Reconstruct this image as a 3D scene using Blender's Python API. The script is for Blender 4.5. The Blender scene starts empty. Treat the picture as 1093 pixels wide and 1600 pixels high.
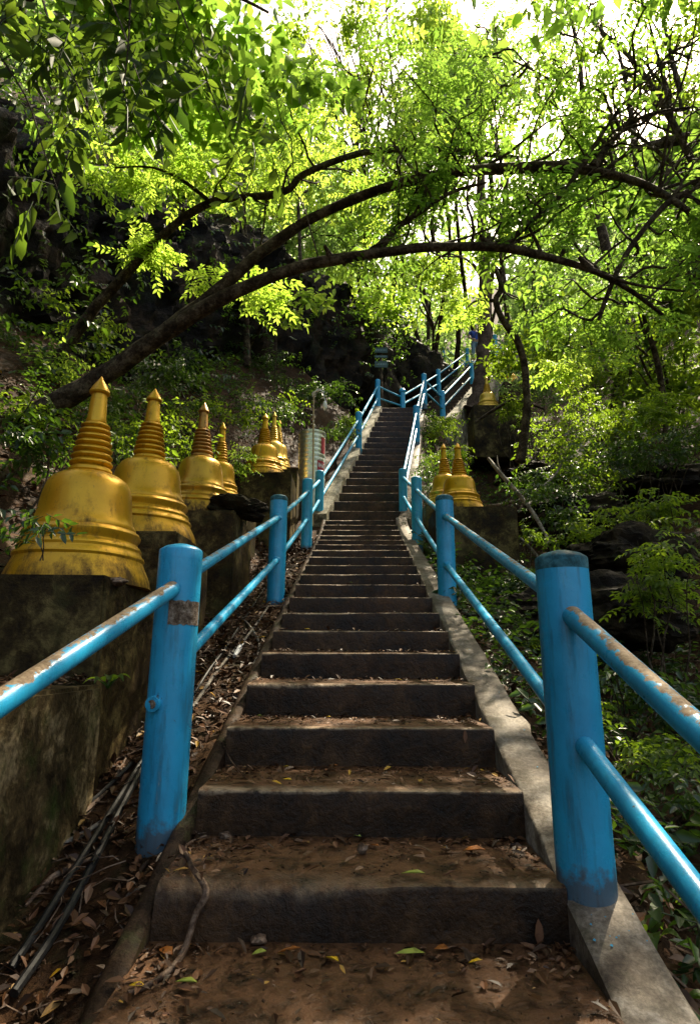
import bpy, bmesh, math, random
import numpy as np
from mathutils import Vector, Matrix, noise
R = math.radians
random.seed(7); rng = np.random.default_rng(11)
SC = bpy.context.scene
COL = SC.collection

# ------------------------------------------------------------------ camera
F, PITCH, ROLL = 936.0, R(13.87), R(-0.33)
cd = bpy.data.cameras.new('camera'); cam = bpy.data.objects.new('camera', cd); COL.objects.link(cam)
cd.sensor_fit = 'VERTICAL'; cd.sensor_height = 36; cd.sensor_width = 24.6; cd.lens = F/1600*36
cd.clip_start = 0.03; cd.clip_end = 600
cam.matrix_world = Matrix.Rotation(R(90)+PITCH, 4, 'X') @ Matrix.Rotation(-ROLL, 4, 'Z')
SC.camera = cam
# ------------------------------------------------------------------ sky, sun, exposure
SUN_EL, SUN_AZ = R(55), R(36)         # azimuth clockwise from +Y: ahead of the camera, a little right
w = bpy.data.worlds.new('World'); SC.world = w; w.use_nodes = True
nt = w.node_tree; nt.nodes.clear()
sky = nt.nodes.new('ShaderNodeTexSky'); sky.sky_type = 'NISHITA'; sky.sun_disc = False
sky.sun_elevation = SUN_EL; sky.sun_rotation = SUN_AZ; sky.dust_density = 4.0; sky.air_density = 1.0; sky.ozone_density = 0.6
bgn = nt.nodes.new('ShaderNodeBackground'); bgn.inputs[1].default_value = 0.15
wo = nt.nodes.new('ShaderNodeOutputWorld'); nt.links.new(sky.outputs[0], bgn.inputs[0]); nt.links.new(bgn.outputs[0], wo.inputs[0])
sl = bpy.data.lights.new('sun', 'SUN'); sl.energy = 5.0; sl.angle = R(0.6); sl.color = (1.0, 0.95, 0.86)
so = bpy.data.objects.new('sun', sl); COL.objects.link(so)
sd = Vector((math.sin(SUN_AZ)*math.cos(SUN_EL), math.cos(SUN_AZ)*math.cos(SUN_EL), math.sin(SUN_EL)))
so.rotation_euler = sd.to_track_quat('Z', 'Y').to_euler(); so.location = sd*40
SC.view_settings.view_transform = 'Standard'; SC.view_settings.look = 'None'
SC.view_settings.gamma = 1; SC.view_settings.use_curve_mapping = False
SC.view_settings.exposure = 1.5
SC.view_settings.use_white_balance = True; SC.view_settings.white_balance_temperature = 7900; SC.view_settings.white_balance_tint = 8
SC.cycles.max_bounces = 8; SC.cycles.diffuse_bounces = 4; SC.cycles.glossy_bounces = 3
SC.cycles.transmission_bounces = 4; SC.cycles.transparent_max_bounces = 4
SC.cycles.sample_clamp_indirect = 6

# ------------------------------------------------------------------ helpers
def at(px, py, Y):
    """point of the place seen at photo pixel (px,py) at distance Y ahead (world z = 0 is eye height)"""
    X = (px-546.5)/F; U = (800-py)/F
    c, s = math.cos(-ROLL), math.sin(-ROLL); X, U = c*X-s*U, s*X+c*U
    c, s = math.cos(PITCH), math.sin(PITCH)
    y = c-s*U; z = s+c*U
    return Vector((X*Y/y, Y, z*Y/y))

def lerp(a, b, t): return a+(b-a)*t
def sstep(a, b, x):
    t = min(1, max(0, (x-a)/(b-a))); return t*t*(3-2*t)

class MB:
    """collects boxes, tubes, lathes; build() links them as ONE mesh object"""
    def __init__(s): s.v = []; s.f = []
    def add(s, v, f):
        o = len(s.v); s.v += [tuple(p) for p in v]; s.f += [tuple(i+o for i in q) for q in f]
    def box(s, x0, x1, y0, y1, z0, z1):
        s.add([(x0,y0,z0),(x1,y0,z0),(x1,y1,z0),(x0,y1,z0),(x0,y0,z1),(x1,y0,z1),(x1,y1,z1),(x0,y1,z1)],
              [(0,3,2,1),(4,5,6,7),(0,1,5,4),(1,2,6,5),(2,3,7,6),(3,0,4,7)])
    def tube(s, pts, rad, n=10, cap=True, wob=0.0):
        pts = [Vector(p) for p in pts]; k = len(pts)
        if not hasattr(rad, '__len__'): rad = [rad]*k
        v = []; f = []; up = None
        for i, p in enumerate(pts):
            d = (pts[min(i+1, k-1)]-pts[max(i-1, 0)]).normalized()
            if up is None:
                up = Vector((0,0,1)) if abs(d.z) < .9 else Vector((1,0,0))
            a = d.cross(up).normalized(); b = a.cross(d).normalized(); up = b
            for j in range(n):
                t = 2*math.pi*j/n; r = rad[i]
                if wob: r *= 1+wob*noise.noise(Vector((p.x*3+j*.9, p.y*3, p.z*3+j*.5)))
                v.append(p+(a*math.cos(t)+b*math.sin(t))*r)
        for i in range(k-1):
            for j in range(n):
                f.append((i*n+j, i*n+(j+1) % n, (i+1)*n+(j+1) % n, (i+1)*n+j))
        if cap: f.append(tuple(range(n-1, -1, -1))); f.append(tuple((k-1)*n+j for j in range(n)))
        s.add(v, f)
    def lathe(s, prof, n=40, c=(0,0,0)):
        v = []; f = []; k = len(prof)
        for r, z in prof:
            for j in range(n):
                t = 2*math.pi*j/n; v.append((c[0]+r*math.cos(t), c[1]+r*math.sin(t), c[2]+z))
        for i in range(k-1):
            for j in range(n):
                f.append((i*n+j, i*n+(j+1) % n, (i+1)*n+(j+1) % n, (i+1)*n+j))
        f.append(tuple(range(n-1, -1, -1))); f.append(tuple((k-1)*n+j for j in range(n)))
        s.add(v, f)
    def build(s, name, m, parent=None, smooth=True, sharp=35):
        me = bpy.data.meshes.new(name); me.from_pydata(s.v, [], s.f); me.validate(); me.update()
        me.materials.append(m)
        if smooth:
            me.polygons.foreach_set('use_smooth', [True]*len(me.polygons))
            try: me.set_sharp_from_angle(angle=R(sharp))
            except Exception: pass
        o = bpy.data.objects.new(name, me); COL.objects.link(o)
        if parent: o.parent = parent
        return o

def tag(o, label=None, cat=None, group=None, kind=None):
    if label: o['label'] = label
    if cat: o['category'] = cat
    if group: o['group'] = group
    if kind: o['kind'] = kind
    return o
def empty(name, loc=(0,0,0), rz=0):
    o = bpy.data.objects.new(name, None); COL.objects.link(o); o.location = loc; o.rotation_euler = (0,0,rz); o.empty_display_size = .1
    return o
def bevel(o, wd, seg=2):
    m = o.modifiers.new('bevel', 'BEVEL'); m.width = wd; m.segments = seg; m.limit_method = 'ANGLE'; return o

# ------------------------------------------------------------------ materials
def newmat(name):
    m = bpy.data.materials.new(name); m.use_nodes = True; n = m.node_tree; n.nodes.clear()
    o = n.nodes.new('ShaderNodeOutputMaterial'); b = n.nodes.new('ShaderNodeBsdfPrincipled'); n.links.new(b.outputs[0], o.inputs[0])
    return m, n, b, o
def N(n, t, **k):
    x = n.nodes.new(t)
    for a, v in k.items(): setattr(x, a, v)
    return x
def coord(n, kind='Object', scale=(1,1,1)):
    tc = N(n, 'ShaderNodeTexCoord'); mp = N(n, 'ShaderNodeMapping'); mp.inputs['Scale'].default_value = scale
    n.links.new(tc.outputs[kind], mp.inputs[0]); return mp.outputs[0]
def noi(n, vec, scale, detail=6, rough=.6, dist=0):
    x = N(n, 'ShaderNodeTexNoise'); x.inputs['Scale'].default_value = scale; x.inputs['Detail'].default_value = detail
    x.inputs['Roughness'].default_value = rough; x.inputs['Distortion'].default_value = dist
    n.links.new(vec, x.inputs['Vector']); return x.outputs[0]
def ramp(n, fac, stops):
    r = N(n, 'ShaderNodeValToRGB'); e = r.color_ramp.elements
    while len(e) < len(stops): e.new(.5)
    for q, (p, c) in zip(e, stops):
        q.position = p; q.color = (*c, 1) if len(c) == 3 else c
    n.links.new(fac, r.inputs[0]); return r.outputs[0]
def mixc(n, fac, a, b, mode='MIX'):
    x = N(n, 'ShaderNodeMix', data_type='RGBA', blend_type=mode)
    for i, v in ((0, fac), (6, a), (7, b)):
        if isinstance(v, (tuple, list)): x.inputs[i].default_value = (*v, 1)
        elif isinstance(v, (int, float)): x.inputs[i].default_value = v
        else: n.links.new(v, x.inputs[i])
    return x.outputs[2]
def mth(n, op, a, b=0.0, c=None):
    x = N(n, 'ShaderNodeMath', operation=op)
    for i, v in enumerate((a, b, c)):
        if v is None: continue
        if isinstance(v, (int, float)): x.inputs[i].default_value = v
        else: n.links.new(v, x.inputs[i])
    return x.outputs[0]
def mask(n, fac, lo, hi): return ramp(n, fac, [(lo, (0,0,0)), (hi, (1,1,1))])
def bump(n, b, h, strength=.5, dist=.01):
    x = N(n, 'ShaderNodeBump'); x.inputs['Strength'].default_value = strength; x.inputs['Distance'].default_value = dist
    n.links.new(h, x.inputs['Height']); n.links.new(x.outputs[0], b.inputs['Normal'])
def normalz(n):
    g = N(n, 'ShaderNodeNewGeometry'); s = N(n, 'ShaderNodeSeparateXYZ'); n.links.new(g.outputs['Normal'], s.inputs[0]); return s.outputs[2]

def mat_surface(name, cols, scale=3, rough=(.5, .9), bs=.6, bd=.01, fine=60, moss=None, mossamt=.5, top=None, spec=.10, edge=None):
    m, n, b, o = newmat(name)
    v = coord(n)
    a = noi(n, v, scale, 8, .65); f = noi(n, v, fine, 5, .7); c2 = noi(n, v, scale*4.3, 6, .7, .5)
    col = ramp(n, mth(n, 'ADD', mth(n, 'MULTIPLY', a, .6), mth(n, 'MULTIPLY', c2, .4)),
               [(.41+.18*i/(len(cols)-1), c) for i, c in enumerate(cols)])
    col = mixc(n, .55, col, ramp(n, f, [(.36, (.30,.30,.30)), (.64, (1.35,1.35,1.35))]), 'MULTIPLY')
    if moss:
        col = mixc(n, mth(n, 'MULTIPLY', mask(n, noi(n, v, scale*1.7, 7, .7), .60-mossamt*.2, .72), .85), col, moss)
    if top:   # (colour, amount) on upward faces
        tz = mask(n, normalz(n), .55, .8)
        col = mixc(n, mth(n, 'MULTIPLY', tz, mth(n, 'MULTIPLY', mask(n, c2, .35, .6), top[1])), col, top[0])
    if edge:  # worn nosing, lightened further as if its edge caught the sun
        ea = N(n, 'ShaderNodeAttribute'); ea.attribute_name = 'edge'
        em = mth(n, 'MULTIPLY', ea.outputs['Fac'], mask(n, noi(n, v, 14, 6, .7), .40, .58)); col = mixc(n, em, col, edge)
    n.links.new(col, b.inputs['Base Color'])
    n.links.new(ramp(n, c2, [(.3, (rough[0],)*3), (.65, (rough[1],)*3)]), b.inputs['Roughness'])
    b.inputs['Specular IOR Level'].default_value = spec
    bump(n, b, mth(n, 'ADD', mth(n, 'MULTIPLY', c2, .7), mth(n, 'MULTIPLY', f, .45)), bs, bd)
    return m

def mat_paint(name, worn=0.0, dirt=.35):
    m, n, b, o = newmat(name)
    v = coord(n); vs = coord(n, 'Object', (1, 1, .12))
    st = noi(n, vs, 30, 5, .7); sp = noi(n, v, 18, 7, .75); fi = noi(n, v, 120, 3, .6)
    col = ramp(n, noi(n, v, 5, 5, .6), [(.3, (.0,.235,.42)), (.7, (.0,.35,.60))])
    col = mixc(n, mth(n, 'MULTIPLY', mask(n, st, .5, .75), dirt), col, (.02,.07,.09))
    col = mixc(n, mth(n, 'MULTIPLY', mask(n, st, .68, .73), .5), col, (.3,.42,.45))
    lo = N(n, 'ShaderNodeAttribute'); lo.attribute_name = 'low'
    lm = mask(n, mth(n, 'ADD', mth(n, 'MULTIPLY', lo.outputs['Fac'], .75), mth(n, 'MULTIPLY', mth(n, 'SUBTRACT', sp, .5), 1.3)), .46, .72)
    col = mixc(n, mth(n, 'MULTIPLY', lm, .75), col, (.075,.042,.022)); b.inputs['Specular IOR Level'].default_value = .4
    chips = mask(n, sp, .655, .68)
    rgh = mixc(n, mask(n, sp, .35, .7), (.22,)*3, (.5,)*3)
    col = mixc(n, chips, col, (.06,.05,.035))
    if worn:
        big = mth(n, 'ADD', normalz(n), mth(n, 'MULTIPLY', mth(n, 'SUBTRACT', noi(n, v, 11, 8, .8), .5), 2.0))
        wm = mask(n, big, 1.06-worn*.32, 1.12-worn*.32)
        rust = ramp(n, noi(n, v, 70, 4, .7), [(.3, (.12,.065,.03)), (.6, (.30,.21,.12)), (.8, (.42,.33,.22))])
        col = mixc(n, wm, col, rust); rgh = mixc(n, wm, rgh, (.75,)*3)
    n.links.new(col, b.inputs['Base Color']); n.links.new(rgh, b.inputs['Roughness'])
    bump(n, b, mth(n, 'ADD', mth(n, 'MULTIPLY', sp, .6), mth(n, 'MULTIPLY', fi, .2)), .35, .006)
    return m

def mat_gold(name, base=((.48,.235,.010), (.66,.36,.018)), rust=.35, metal=.65):
    m, n, b, o = newmat(name)
    v = coord(n); vs = coord(n, 'Object', (1, 1, .25))
    a = noi(n, v, 4, 6, .65); st = noi(n, vs, 14, 7, .75); fi = noi(n, v, 90, 4, .7)
    col = ramp(n, a, [(.3, base[0]), (.7, base[1])])
    g = N(n, 'ShaderNodeTexCoord'); s = N(n, 'ShaderNodeSeparateXYZ'); n.links.new(g.outputs['Object'], s.inputs[0])
    low = mth(n, 'MULTIPLY', ramp(n, s.outputs[2], [(.0, (1,1,1)), (.14, (0,0,0))]), .13)      # grime soaked up from the pedestal
    gr = mask(n, mth(n, 'ADD', mth(n, 'ADD', mth(n, 'MULTIPLY', st, .5), mth(n, 'MULTIPLY', noi(n, v, 6, 8, .75), .5)), low), .52, .66)
    col = mixc(n, mth(n, 'MULTIPLY', gr, rust*1.8), col, (.045,.022,.006))
    col = mixc(n, mth(n, 'MULTIPLY', mask(n, fi, .62, .7), .6), col, (.12,.06,.02))
    n.links.new(col, b.inputs['Base Color']); b.inputs['Metallic'].default_value = metal
    n.links.new(mixc(n, gr, ramp(n, a, [(.3, (.27,)*3), (.7, (.42,)*3)]), (.75,)*3), b.inputs['Roughness'])
    bump(n, b, mth(n, 'ADD', mth(n, 'MULTIPLY', st, .4), mth(n, 'MULTIPLY', fi, .3)), .35, .006)
    return m

def mat_leaf(name, c0, c1, c2, t0, t1, trans=.5, rough=.42, gloss=.5):
    """c*: surface colour of the leaf, t*: colour of light passing through it; leaves differ by their own rnd value"""
    m, n, b, o = newmat(name)
    at_ = N(n, 'ShaderNodeAttribute'); at_.attribute_name = 'rnd'
    v = coord(n); cl = noi(n, v, .8, 3, .5)
    r = mth(n, 'ADD', mth(n, 'MULTIPLY', at_.outputs['Fac'], .65), mth(n, 'MULTIPLY', mth(n, 'SUBTRACT', cl, .3), .8))
    col = ramp(n, r, [(.05, c0), (.5, c1), (.95, c2)])
    n.links.new(col, b.inputs['Base Color']); b.inputs['Roughness'].default_value = rough
    b.inputs['Specular IOR Level'].default_value = gloss
    tr = N(n, 'ShaderNodeBsdfTranslucent'); n.links.new(ramp(n, r, [(.05, t0), (.95, t1)]), tr.inputs[0])
    mx = N(n, 'ShaderNodeMixShader'); mx.inputs[0].default_value = trans
    n.links.new(b.outputs[0], mx.inputs[1]); n.links.new(tr.outputs[0], mx.inputs[2]); n.links.new(mx.outputs[0], o.inputs[0])
    return m

M = {}
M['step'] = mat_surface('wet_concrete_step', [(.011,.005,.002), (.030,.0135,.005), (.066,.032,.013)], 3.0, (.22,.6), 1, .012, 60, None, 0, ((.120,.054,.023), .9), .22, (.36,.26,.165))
M['step_edge'] = mat_surface('worn_step_edge', [(.05,.04,.03), (.12,.10,.075), (.20,.17,.13)], 8, (.3,.6), .8, .004, 90)
M['kerb'] = mat_surface('kerb_concrete', [(.075,.058,.043), (.155,.130,.100), (.26,.23,.19)], 4, (.45,.8), .7, .006, 80, (.055,.05,.03), .35)
M['kerb_soil'] = mat_surface('soiled_kerb', [(.014,.007,.004), (.032,.018,.010), (.060,.036,.021)], 5, (.4,.8), .9, .01, 60, (.05,.055,.02), .3)
M['kerb_old'] = mat_surface('mossy_old_kerb', [(.07,.065,.045), (.22,.20,.15), (.36,.34,.27)], 3, (.6,.9), 1, .02, 40, (.05,.065,.02), .5)
M['soil'] = mat_surface('soil', [(.014,.006,.002), (.034,.015,.006), (.065,.032,.014)], 2.5, (.45,.95), 1, .03, 28, (.018,.024,.008), .35)
M['wall'] = mat_surface('mossy_wall', [(.018,.012,.005), (.075,.052,.022), (.26,.20,.11)], 3.2, (.5,.9), 1, .012, 45, (.030,.048,.010), .45)
M['pedestal'] = mat_surface('pedestal_concrete', [(.012,.007,.003), (.040,.026,.009), (.14,.105,.040)], 2.6, (.4,.9), 1, .012, 50, (.038,.040,.012), .3)
M['rock'] = mat_surface('dark_rock', [(.005,.0035,.002), (.014,.010,.006), (.036,.026,.014)], 1.2, (.4,.95), 1, .06, 12, (.018,.024,.008), .3)
M['rockred'] = mat_surface('cliff_rock', [(.004,.0035,.003), (.012,.009,.006), (.040,.026,.016)], .7, (.45,.95), 1, .12, 7, (.016,.024,.007), .35)
M['bark'] = mat_surface('bark', [(.018,.011,.006), (.055,.037,.022), (.15,.115,.075)], 7, (.6,.9), 1, .03, 40, (.085,.09,.055), .15)
M['bark_red'] = mat_surface('reddish_bark', [(.04,.026,.018), (.09,.058,.040), (.15,.10,.075)], 3, (.7,.95), 1, .03, 30)
M['deadwood'] = mat_surface('dead_wood', [(.06,.05,.04), (.15,.13,.105), (.28,.25,.21)], 9, (.5,.9), .8, .006, 60)
M['stick'] = mat_surface('brown_stick', [(.04,.024,.016), (.11,.068,.045), (.20,.14,.10)], 12, (.4,.7), .8, .004, 90)
#
M['paint'] = mat_paint('blue_paint')
M['paint_old'] = mat_paint('blue_paint_stained', 0, .75)
M['rail'] = mat_paint('blue_paint_worn_top', .45)
M['rail_worn'] = mat_paint('blue_paint_bare_top', 1.0)
M['cap'] = mat_surface('bare_cap', [(.01,.05,.06), (.02,.11,.14), (.05,.17,.20)], 12, (.4,.7), .6, .004, 90)
M['patch'] = mat_surface('bare_rusty_patch', [(.05,.03,.02), (.16,.12,.085), (.30,.25,.20)], 25, (.6,.9), 1, .004, 90)
M['gold'] = mat_gold('gold_paint', rust=.5, metal=.5); M['gold_rust'] = mat_gold('gold_paint_rusty', ((.30,.13,.02), (.45,.23,.04)), .8, .5)
M['gold_stained'] = mat_gold('gold_paint_stained', ((.38,.19,.015), (.58,.33,.025)), .6, .55)
M['gold_bright'] = mat_gold('gold_paint_pale', ((.55,.33,.05), (.70,.45,.07)), .15, .6)  # paler gold with weaker grime
M['black_cable'] = mat_surface('black_cable', [(.006,.006,.006), (.010,.010,.010), (.022,.020,.018)], 12, (.4,.6), .3, .002, 60, spec=.25)

def leafset():
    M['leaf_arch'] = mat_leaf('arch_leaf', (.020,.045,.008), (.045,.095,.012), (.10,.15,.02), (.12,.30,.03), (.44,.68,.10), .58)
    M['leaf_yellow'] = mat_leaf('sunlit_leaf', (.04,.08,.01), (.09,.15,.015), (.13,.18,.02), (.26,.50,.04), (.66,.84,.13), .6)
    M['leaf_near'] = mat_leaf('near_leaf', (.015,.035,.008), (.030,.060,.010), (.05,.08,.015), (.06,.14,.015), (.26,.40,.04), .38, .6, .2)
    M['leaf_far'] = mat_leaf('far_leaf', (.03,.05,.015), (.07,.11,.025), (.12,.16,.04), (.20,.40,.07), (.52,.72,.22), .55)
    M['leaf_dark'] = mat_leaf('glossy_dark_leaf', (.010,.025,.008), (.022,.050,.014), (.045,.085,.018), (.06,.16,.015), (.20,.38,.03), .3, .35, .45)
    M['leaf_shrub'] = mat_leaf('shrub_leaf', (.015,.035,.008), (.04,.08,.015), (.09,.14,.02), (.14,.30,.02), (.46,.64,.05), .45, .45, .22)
    m, n, b, o = newmat('litter'); a = N(n, 'ShaderNodeAttribute'); a.attribute_name = 'rnd'
    n.links.new(ramp(n, a.outputs['Fac'], [(0, (.012,.005,.002)), (.35, (.040,.017,.007)), (.65, (.085,.036,.015)), (.85, (.15,.070,.035)), (.96, (.17,.10,.06)), (1, (.45,.24,.02))]), b.inputs['Base Color'])
    b.inputs['Roughness'].default_value = .45; b.inputs['Specular IOR Level'].default_value = .2; M['litter'] = m
    for nm, c in (('fallen_yellow', (.62,.38,.02)), ('fallen_green', (.30,.36,.06)), ('fallen_orange', (.40,.13,.025)), ('fallen_brown', (.14,.06,.03))):
        m, n, b, o = newmat(nm); v = coord(n)
        n.links.new(mixc(n, mask(n, noi(n, v, 40, 5, .7), .5, .7), c, tuple(x*.45 for x in c)), b.inputs['Base Color']); b.inputs['Roughness'].default_value = .4; M[nm] = m
leafset()
def plain(name, c, rough=.5, metal=0):
    m, n, b, o = newmat(name); v = coord(n)
    n.links.new(mixc(n, mask(n, noi(n, v, 14, 6, .7), .35, .75), c, tuple(x*.6 for x in c)), b.inputs['Base Color'])
    b.inputs['Roughness'].default_value = rough; b.inputs['Metallic'].default_value = metal; return m
M['steel'] = plain('stainless_steel', (.72,.74,.66), .34, .9); M['flake'] = plain('blue_paint_flake', (.01,.20,.32), .9); M['red'] = plain('red_label', (.40,.02,.04), .5); M['white'] = plain('white_print', (.75,.75,.72), .5)
M['bamboo'] = plain('bamboo', (.45,.34,.18), .5); M['signgreen'] = plain('sign_green', (.02,.07,.055), .5); M['signprint'] = plain('sign_print', (.14,.24,.22), .5)
M['skin'] = plain('skin', (.38,.22,.15), .5); M['shirt'] = plain('blue_shirt', (.015,.06,.36), .8); M['trousers'] = plain('pale_blue_jeans', (.16,.27,.36), .8); M['hair'] = plain('grey_hair', (.10,.08,.07), .8)
M['strap'] = plain('dark_strap', (.02,.02,.025), .7)
m, n, b, o = newmat('clear_plastic'); b.inputs['Base Color'].default_value = (.9,.92,.92,1); b.inputs['Roughness'].default_value = .08; b.inputs['Transmission Weight'].default_value = .2; M['clear'] = m

# ------------------------------------------------------------------ the stair profile (nosings measured from the photograph)
ky = {1:1383,2:1235,3:1137,4:1068,5:1020,6:985.5,7:957,8:933,9:913,10:897,11:883,12:870,13:859,14:850.7,15:843.5,16:836,17:828,18:820,19:812.6,
      20:798.5,21:783.5,22:770,23:758,24:747,25:737,26:728,27:719,28:710,29:700.7,30:691.5,31:682.6,32:674,33:666,34:658,35:650.5,36:643.5,37:636.5}
ST = []
for k in range(-4, 38):
    Y = 1.904+.4348*(k-1) if k <= 19 else 9.73+.362*(k-19)
    if k in ky: z = at(575, ky[k], Y).z
    else: z = -.615+.16*(k-1)
    if k <= 19:
        c = .0343+.0081*(k-1); xl, xr = c-.573, c+.573
    else:
        t = (ky[k]-812.6)/(636.5-812.6)
        xl = at(lerp(509, 597, t), ky[k], Y).x; xr = at(lerp(622, 650, t), ky[k], Y).x
    ST.append((Y, z, xl, xr))
LZ = ST[-1][1]                                    # landing height
_Y = [s[0] for s in ST]; _Z = [s[1] for s in ST]; _L = [s[2] for s in ST]; _Rr = [s[3] for s in ST]
def S(y):
    if y < _Y[0]: return _Z[0]+.368*(y-_Y[0])
    if y > 18.2: return LZ+.62*(y-18.2)
    return float(np.interp(y, _Y, _Z))
def XL(y): return float(np.interp(y, _Y, _L))
def XR(y): return float(np.interp(y, _Y, _Rr))

# ------------------------------------------------------------------ terrain and cliff
CL = [(-11,-4), (-8.2,3), (-6.6,8), (-4.6,12.5), (-2.8,16.2), (-1.2,19.0), (-.2,21.8), (.6,25), (1.0,32), (1.6,50)]
CLT = [4.5, 5.0, 8.6, 10.5, 12.0, 12.6, 13.4, 15.5, 20, 30]
def cliff_d(x, y):
    best = 1e9; sgn = -1; tp = 10
    for i in range(len(CL)-1):
        ax, ay = CL[i]; bx, by = CL[i+1]; dx, dy = bx-ax, by-ay; L2 = dx*dx+dy*dy
        t = min(1, max(0, ((x-ax)*dx+(y-ay)*dy)/L2)); px, py = ax+dx*t, ay+dy*t
        d = math.hypot(x-px, y-py)
        if d < best:
            best = d; sgn = 1 if (dx*(y-ay)-dy*(x-ax)) > 0 else -1; tp = lerp(CLT[i], CLT[i+1], t)
    return best*sgn, tp
def fbm(x, y, z=0, s=1.0, o=4):
    return noise.fractal(Vector((x*s, y*s, z*s)), 1.0, 2.0, o)
def H(x, y):
    s = S(y)
    if x < 0:
        e = XL(y)-.12
        if x > e: h = s-.5 if x > XL(y) else s-.15
        else:
            h = s-.17+.02*fbm(x, y, 0, 3)
            if x < e-.55: h += .9*(e-.55-x)-.15*sstep(0, .6, e-.55-x)
            if x < -6: h += .3*(-6-x)
            h += .12*fbm(x, y, 0, .9)*sstep(0, 1.5, e-x)
    else:
        e = XR(y)+.17
        if x < e: h = s-.5
        else:
            u = x-e
            h = s-.18-.42*min(u, 1.3)-.9*sstep(9, 14, y)*sstep(0, 1.2, u)+.5*max(0, u-2.0)
            h += (.16*fbm(x, y, 3, 1.0)+.05*fbm(x, y, 7, 3.2))*sstep(0, .8, u)
            if y > 16: h -= .4*sstep(16, 17.5, y)*sstep(3.6, 1.2, x) if False else 0
    if y > 16.2 and -1 < x < 3: h = min(h, LZ-.08+max(0, y-18.6)*.5)
    d, tp = cliff_d(x, y)
    if d > -.3: h = lerp(h, max(tp, h)+.35*max(0, d), sstep(-.3, .7, d))
    return h

xs = np.unique(np.concatenate([np.linspace(-60,-9,18), np.linspace(-9,-2.4,34), np.linspace(-2.4,2.4,80), np.linspace(2.4,10,44), np.linspace(10,70,20)]))
ys = np.unique(np.concatenate([np.linspace(-30,0,14), np.linspace(0,8,90), np.linspace(8,20,80), np.linspace(20,34,36), np.linspace(34,120,22)]))
V = [(x, y, H(x, y)) for y in ys for x in xs]; nx = len(xs)
Fc = [(j*nx+i, j*nx+i+1, (j+1)*nx+i+1, (j+1)*nx+i) for j in range(len(ys)-1) for i in range(nx-1)]
g = MB(); g.v = V; g.f = Fc
o = g.build('ground', M['soil']); tag(o, kind='structure')

# the rock face
g = MB(); nu, nv = 300, 120; pts = []
acc = [0]
for i in range(len(CL)-1): acc.append(acc[-1]+math.hypot(CL[i+1][0]-CL[i][0], CL[i+1][1]-CL[i][1]))
for i in range(nu):
    s_ = acc[-1]*.62*i/(nu-1); j = max(q for q in range(len(acc)-1) if acc[q] <= s_); t = (s_-acc[j])/(acc[j+1]-acc[j])
    ax, ay = CL[j]; bx, by = CL[j+1]; x, y = lerp(ax, bx, t), lerp(ay, by, t); tp = lerp(CLT[j], CLT[j+1], t)
    nxn, nyn = (by-ay), -(bx-ax); L = math.hypot(nxn, nyn); nxn /= L; nyn /= L
    for k in range(nv):
        v = k/(nv-1); z0 = S(y)-1.5; z = lerp(z0, tp+.6, v)
        p = Vector((x, y, z))
        d = .9*noise.fractal(p*Vector((.35,.35,.22)) if False else Vector((p.x*.35, p.y*.35, p.z*.2)), 1, 2, 3)+.55*abs(noise.noise(Vector((p.x*.9, p.y*.9, p.z*.35))))+.16*noise.fractal(p*2.2, 1, 2, 4)
        rg = 1-abs(noise.noise(Vector((p.x*1.6+p.z*.5, p.y*1.6, p.z*.9))))*2; d += .22*max(0, rg)**2-.18*max(0, 1-abs(noise.noise(Vector((p.x*2.6, p.y*2.6, p.z*.7))))*9)
        d += .55+.9*math.sin(v*2.6)-1.1*max(0, v-.85)*6
        g.v.append((x+nxn*d, y+nyn*d, z))
for i in range(nu-1):
    for k in range(nv-1): g.f.append((i*nv+k, (i+1)*nv+k, (i+1)*nv+k+1, i*nv+k+1))
o = g.build('cliff', M['rockred'], sharp=22); tag(o, kind='structure')

# ------------------------------------------------------------------ the stairs: every step its own piece
def step_mesh(x0, x1, y0, y1, z0, z1, n, amp, broken=0.0, seed=0, shift=0):
    """front profile swept along x, edge chipped and worn"""
    v = []; f = []; m = 7
    for i in range(n+1):
        t = i/n; x = lerp(x0, x1, t); nn = noise.noise(Vector((x*7, seed*3.1, 0)))+.6*noise.noise(Vector((x*23, seed*3.1, 5)))+.5*max(0, noise.noise(Vector((x*55, seed*3.1, 9))))
        bk = broken*max(0, sstep(.62, .35, t))*(.6+.8*abs(noise.noise(Vector((x*5, seed, 2)))))
        ch = amp*(1+1.2*max(0, nn))
        sag = -amp*.6*math.sin(math.pi*t)+amp*.5*nn
        yy = y0+shift*t
        v += [(x, yy+amp*.5*nn, z0), (x, yy+amp*.4*nn, lerp(z0, z1, .55)-bk*.5), (x, yy+bk*.35+amp*.25*nn, z1-ch*1.2-bk),
              (x, yy+bk*.5+ch*.3, z1-ch*.35-bk*.6), (x, yy+ch*1.2+bk*.9, z1-bk*.25+sag*.3), (x, yy+.09+bk, z1+sag*.2), (x, y1+shift*t, z1+.012)]
    for i in range(n):
        for k in range(m-1): f.append((i*m+k, (i+1)*m+k, (i+1)*m+k+1, i*m+k+1))
    f.append(tuple(range(m-1, -1, -1))); f.append(tuple(n*m+k for k in range(m)))
    return v, f
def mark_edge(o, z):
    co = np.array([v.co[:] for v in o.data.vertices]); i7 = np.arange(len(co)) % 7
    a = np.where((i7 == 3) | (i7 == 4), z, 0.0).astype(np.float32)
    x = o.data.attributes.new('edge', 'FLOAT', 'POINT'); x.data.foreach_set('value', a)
fl1 = empty('staircase'); tag(fl1, kind='structure', label='dark wet concrete staircase climbing between blue railings')
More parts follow.
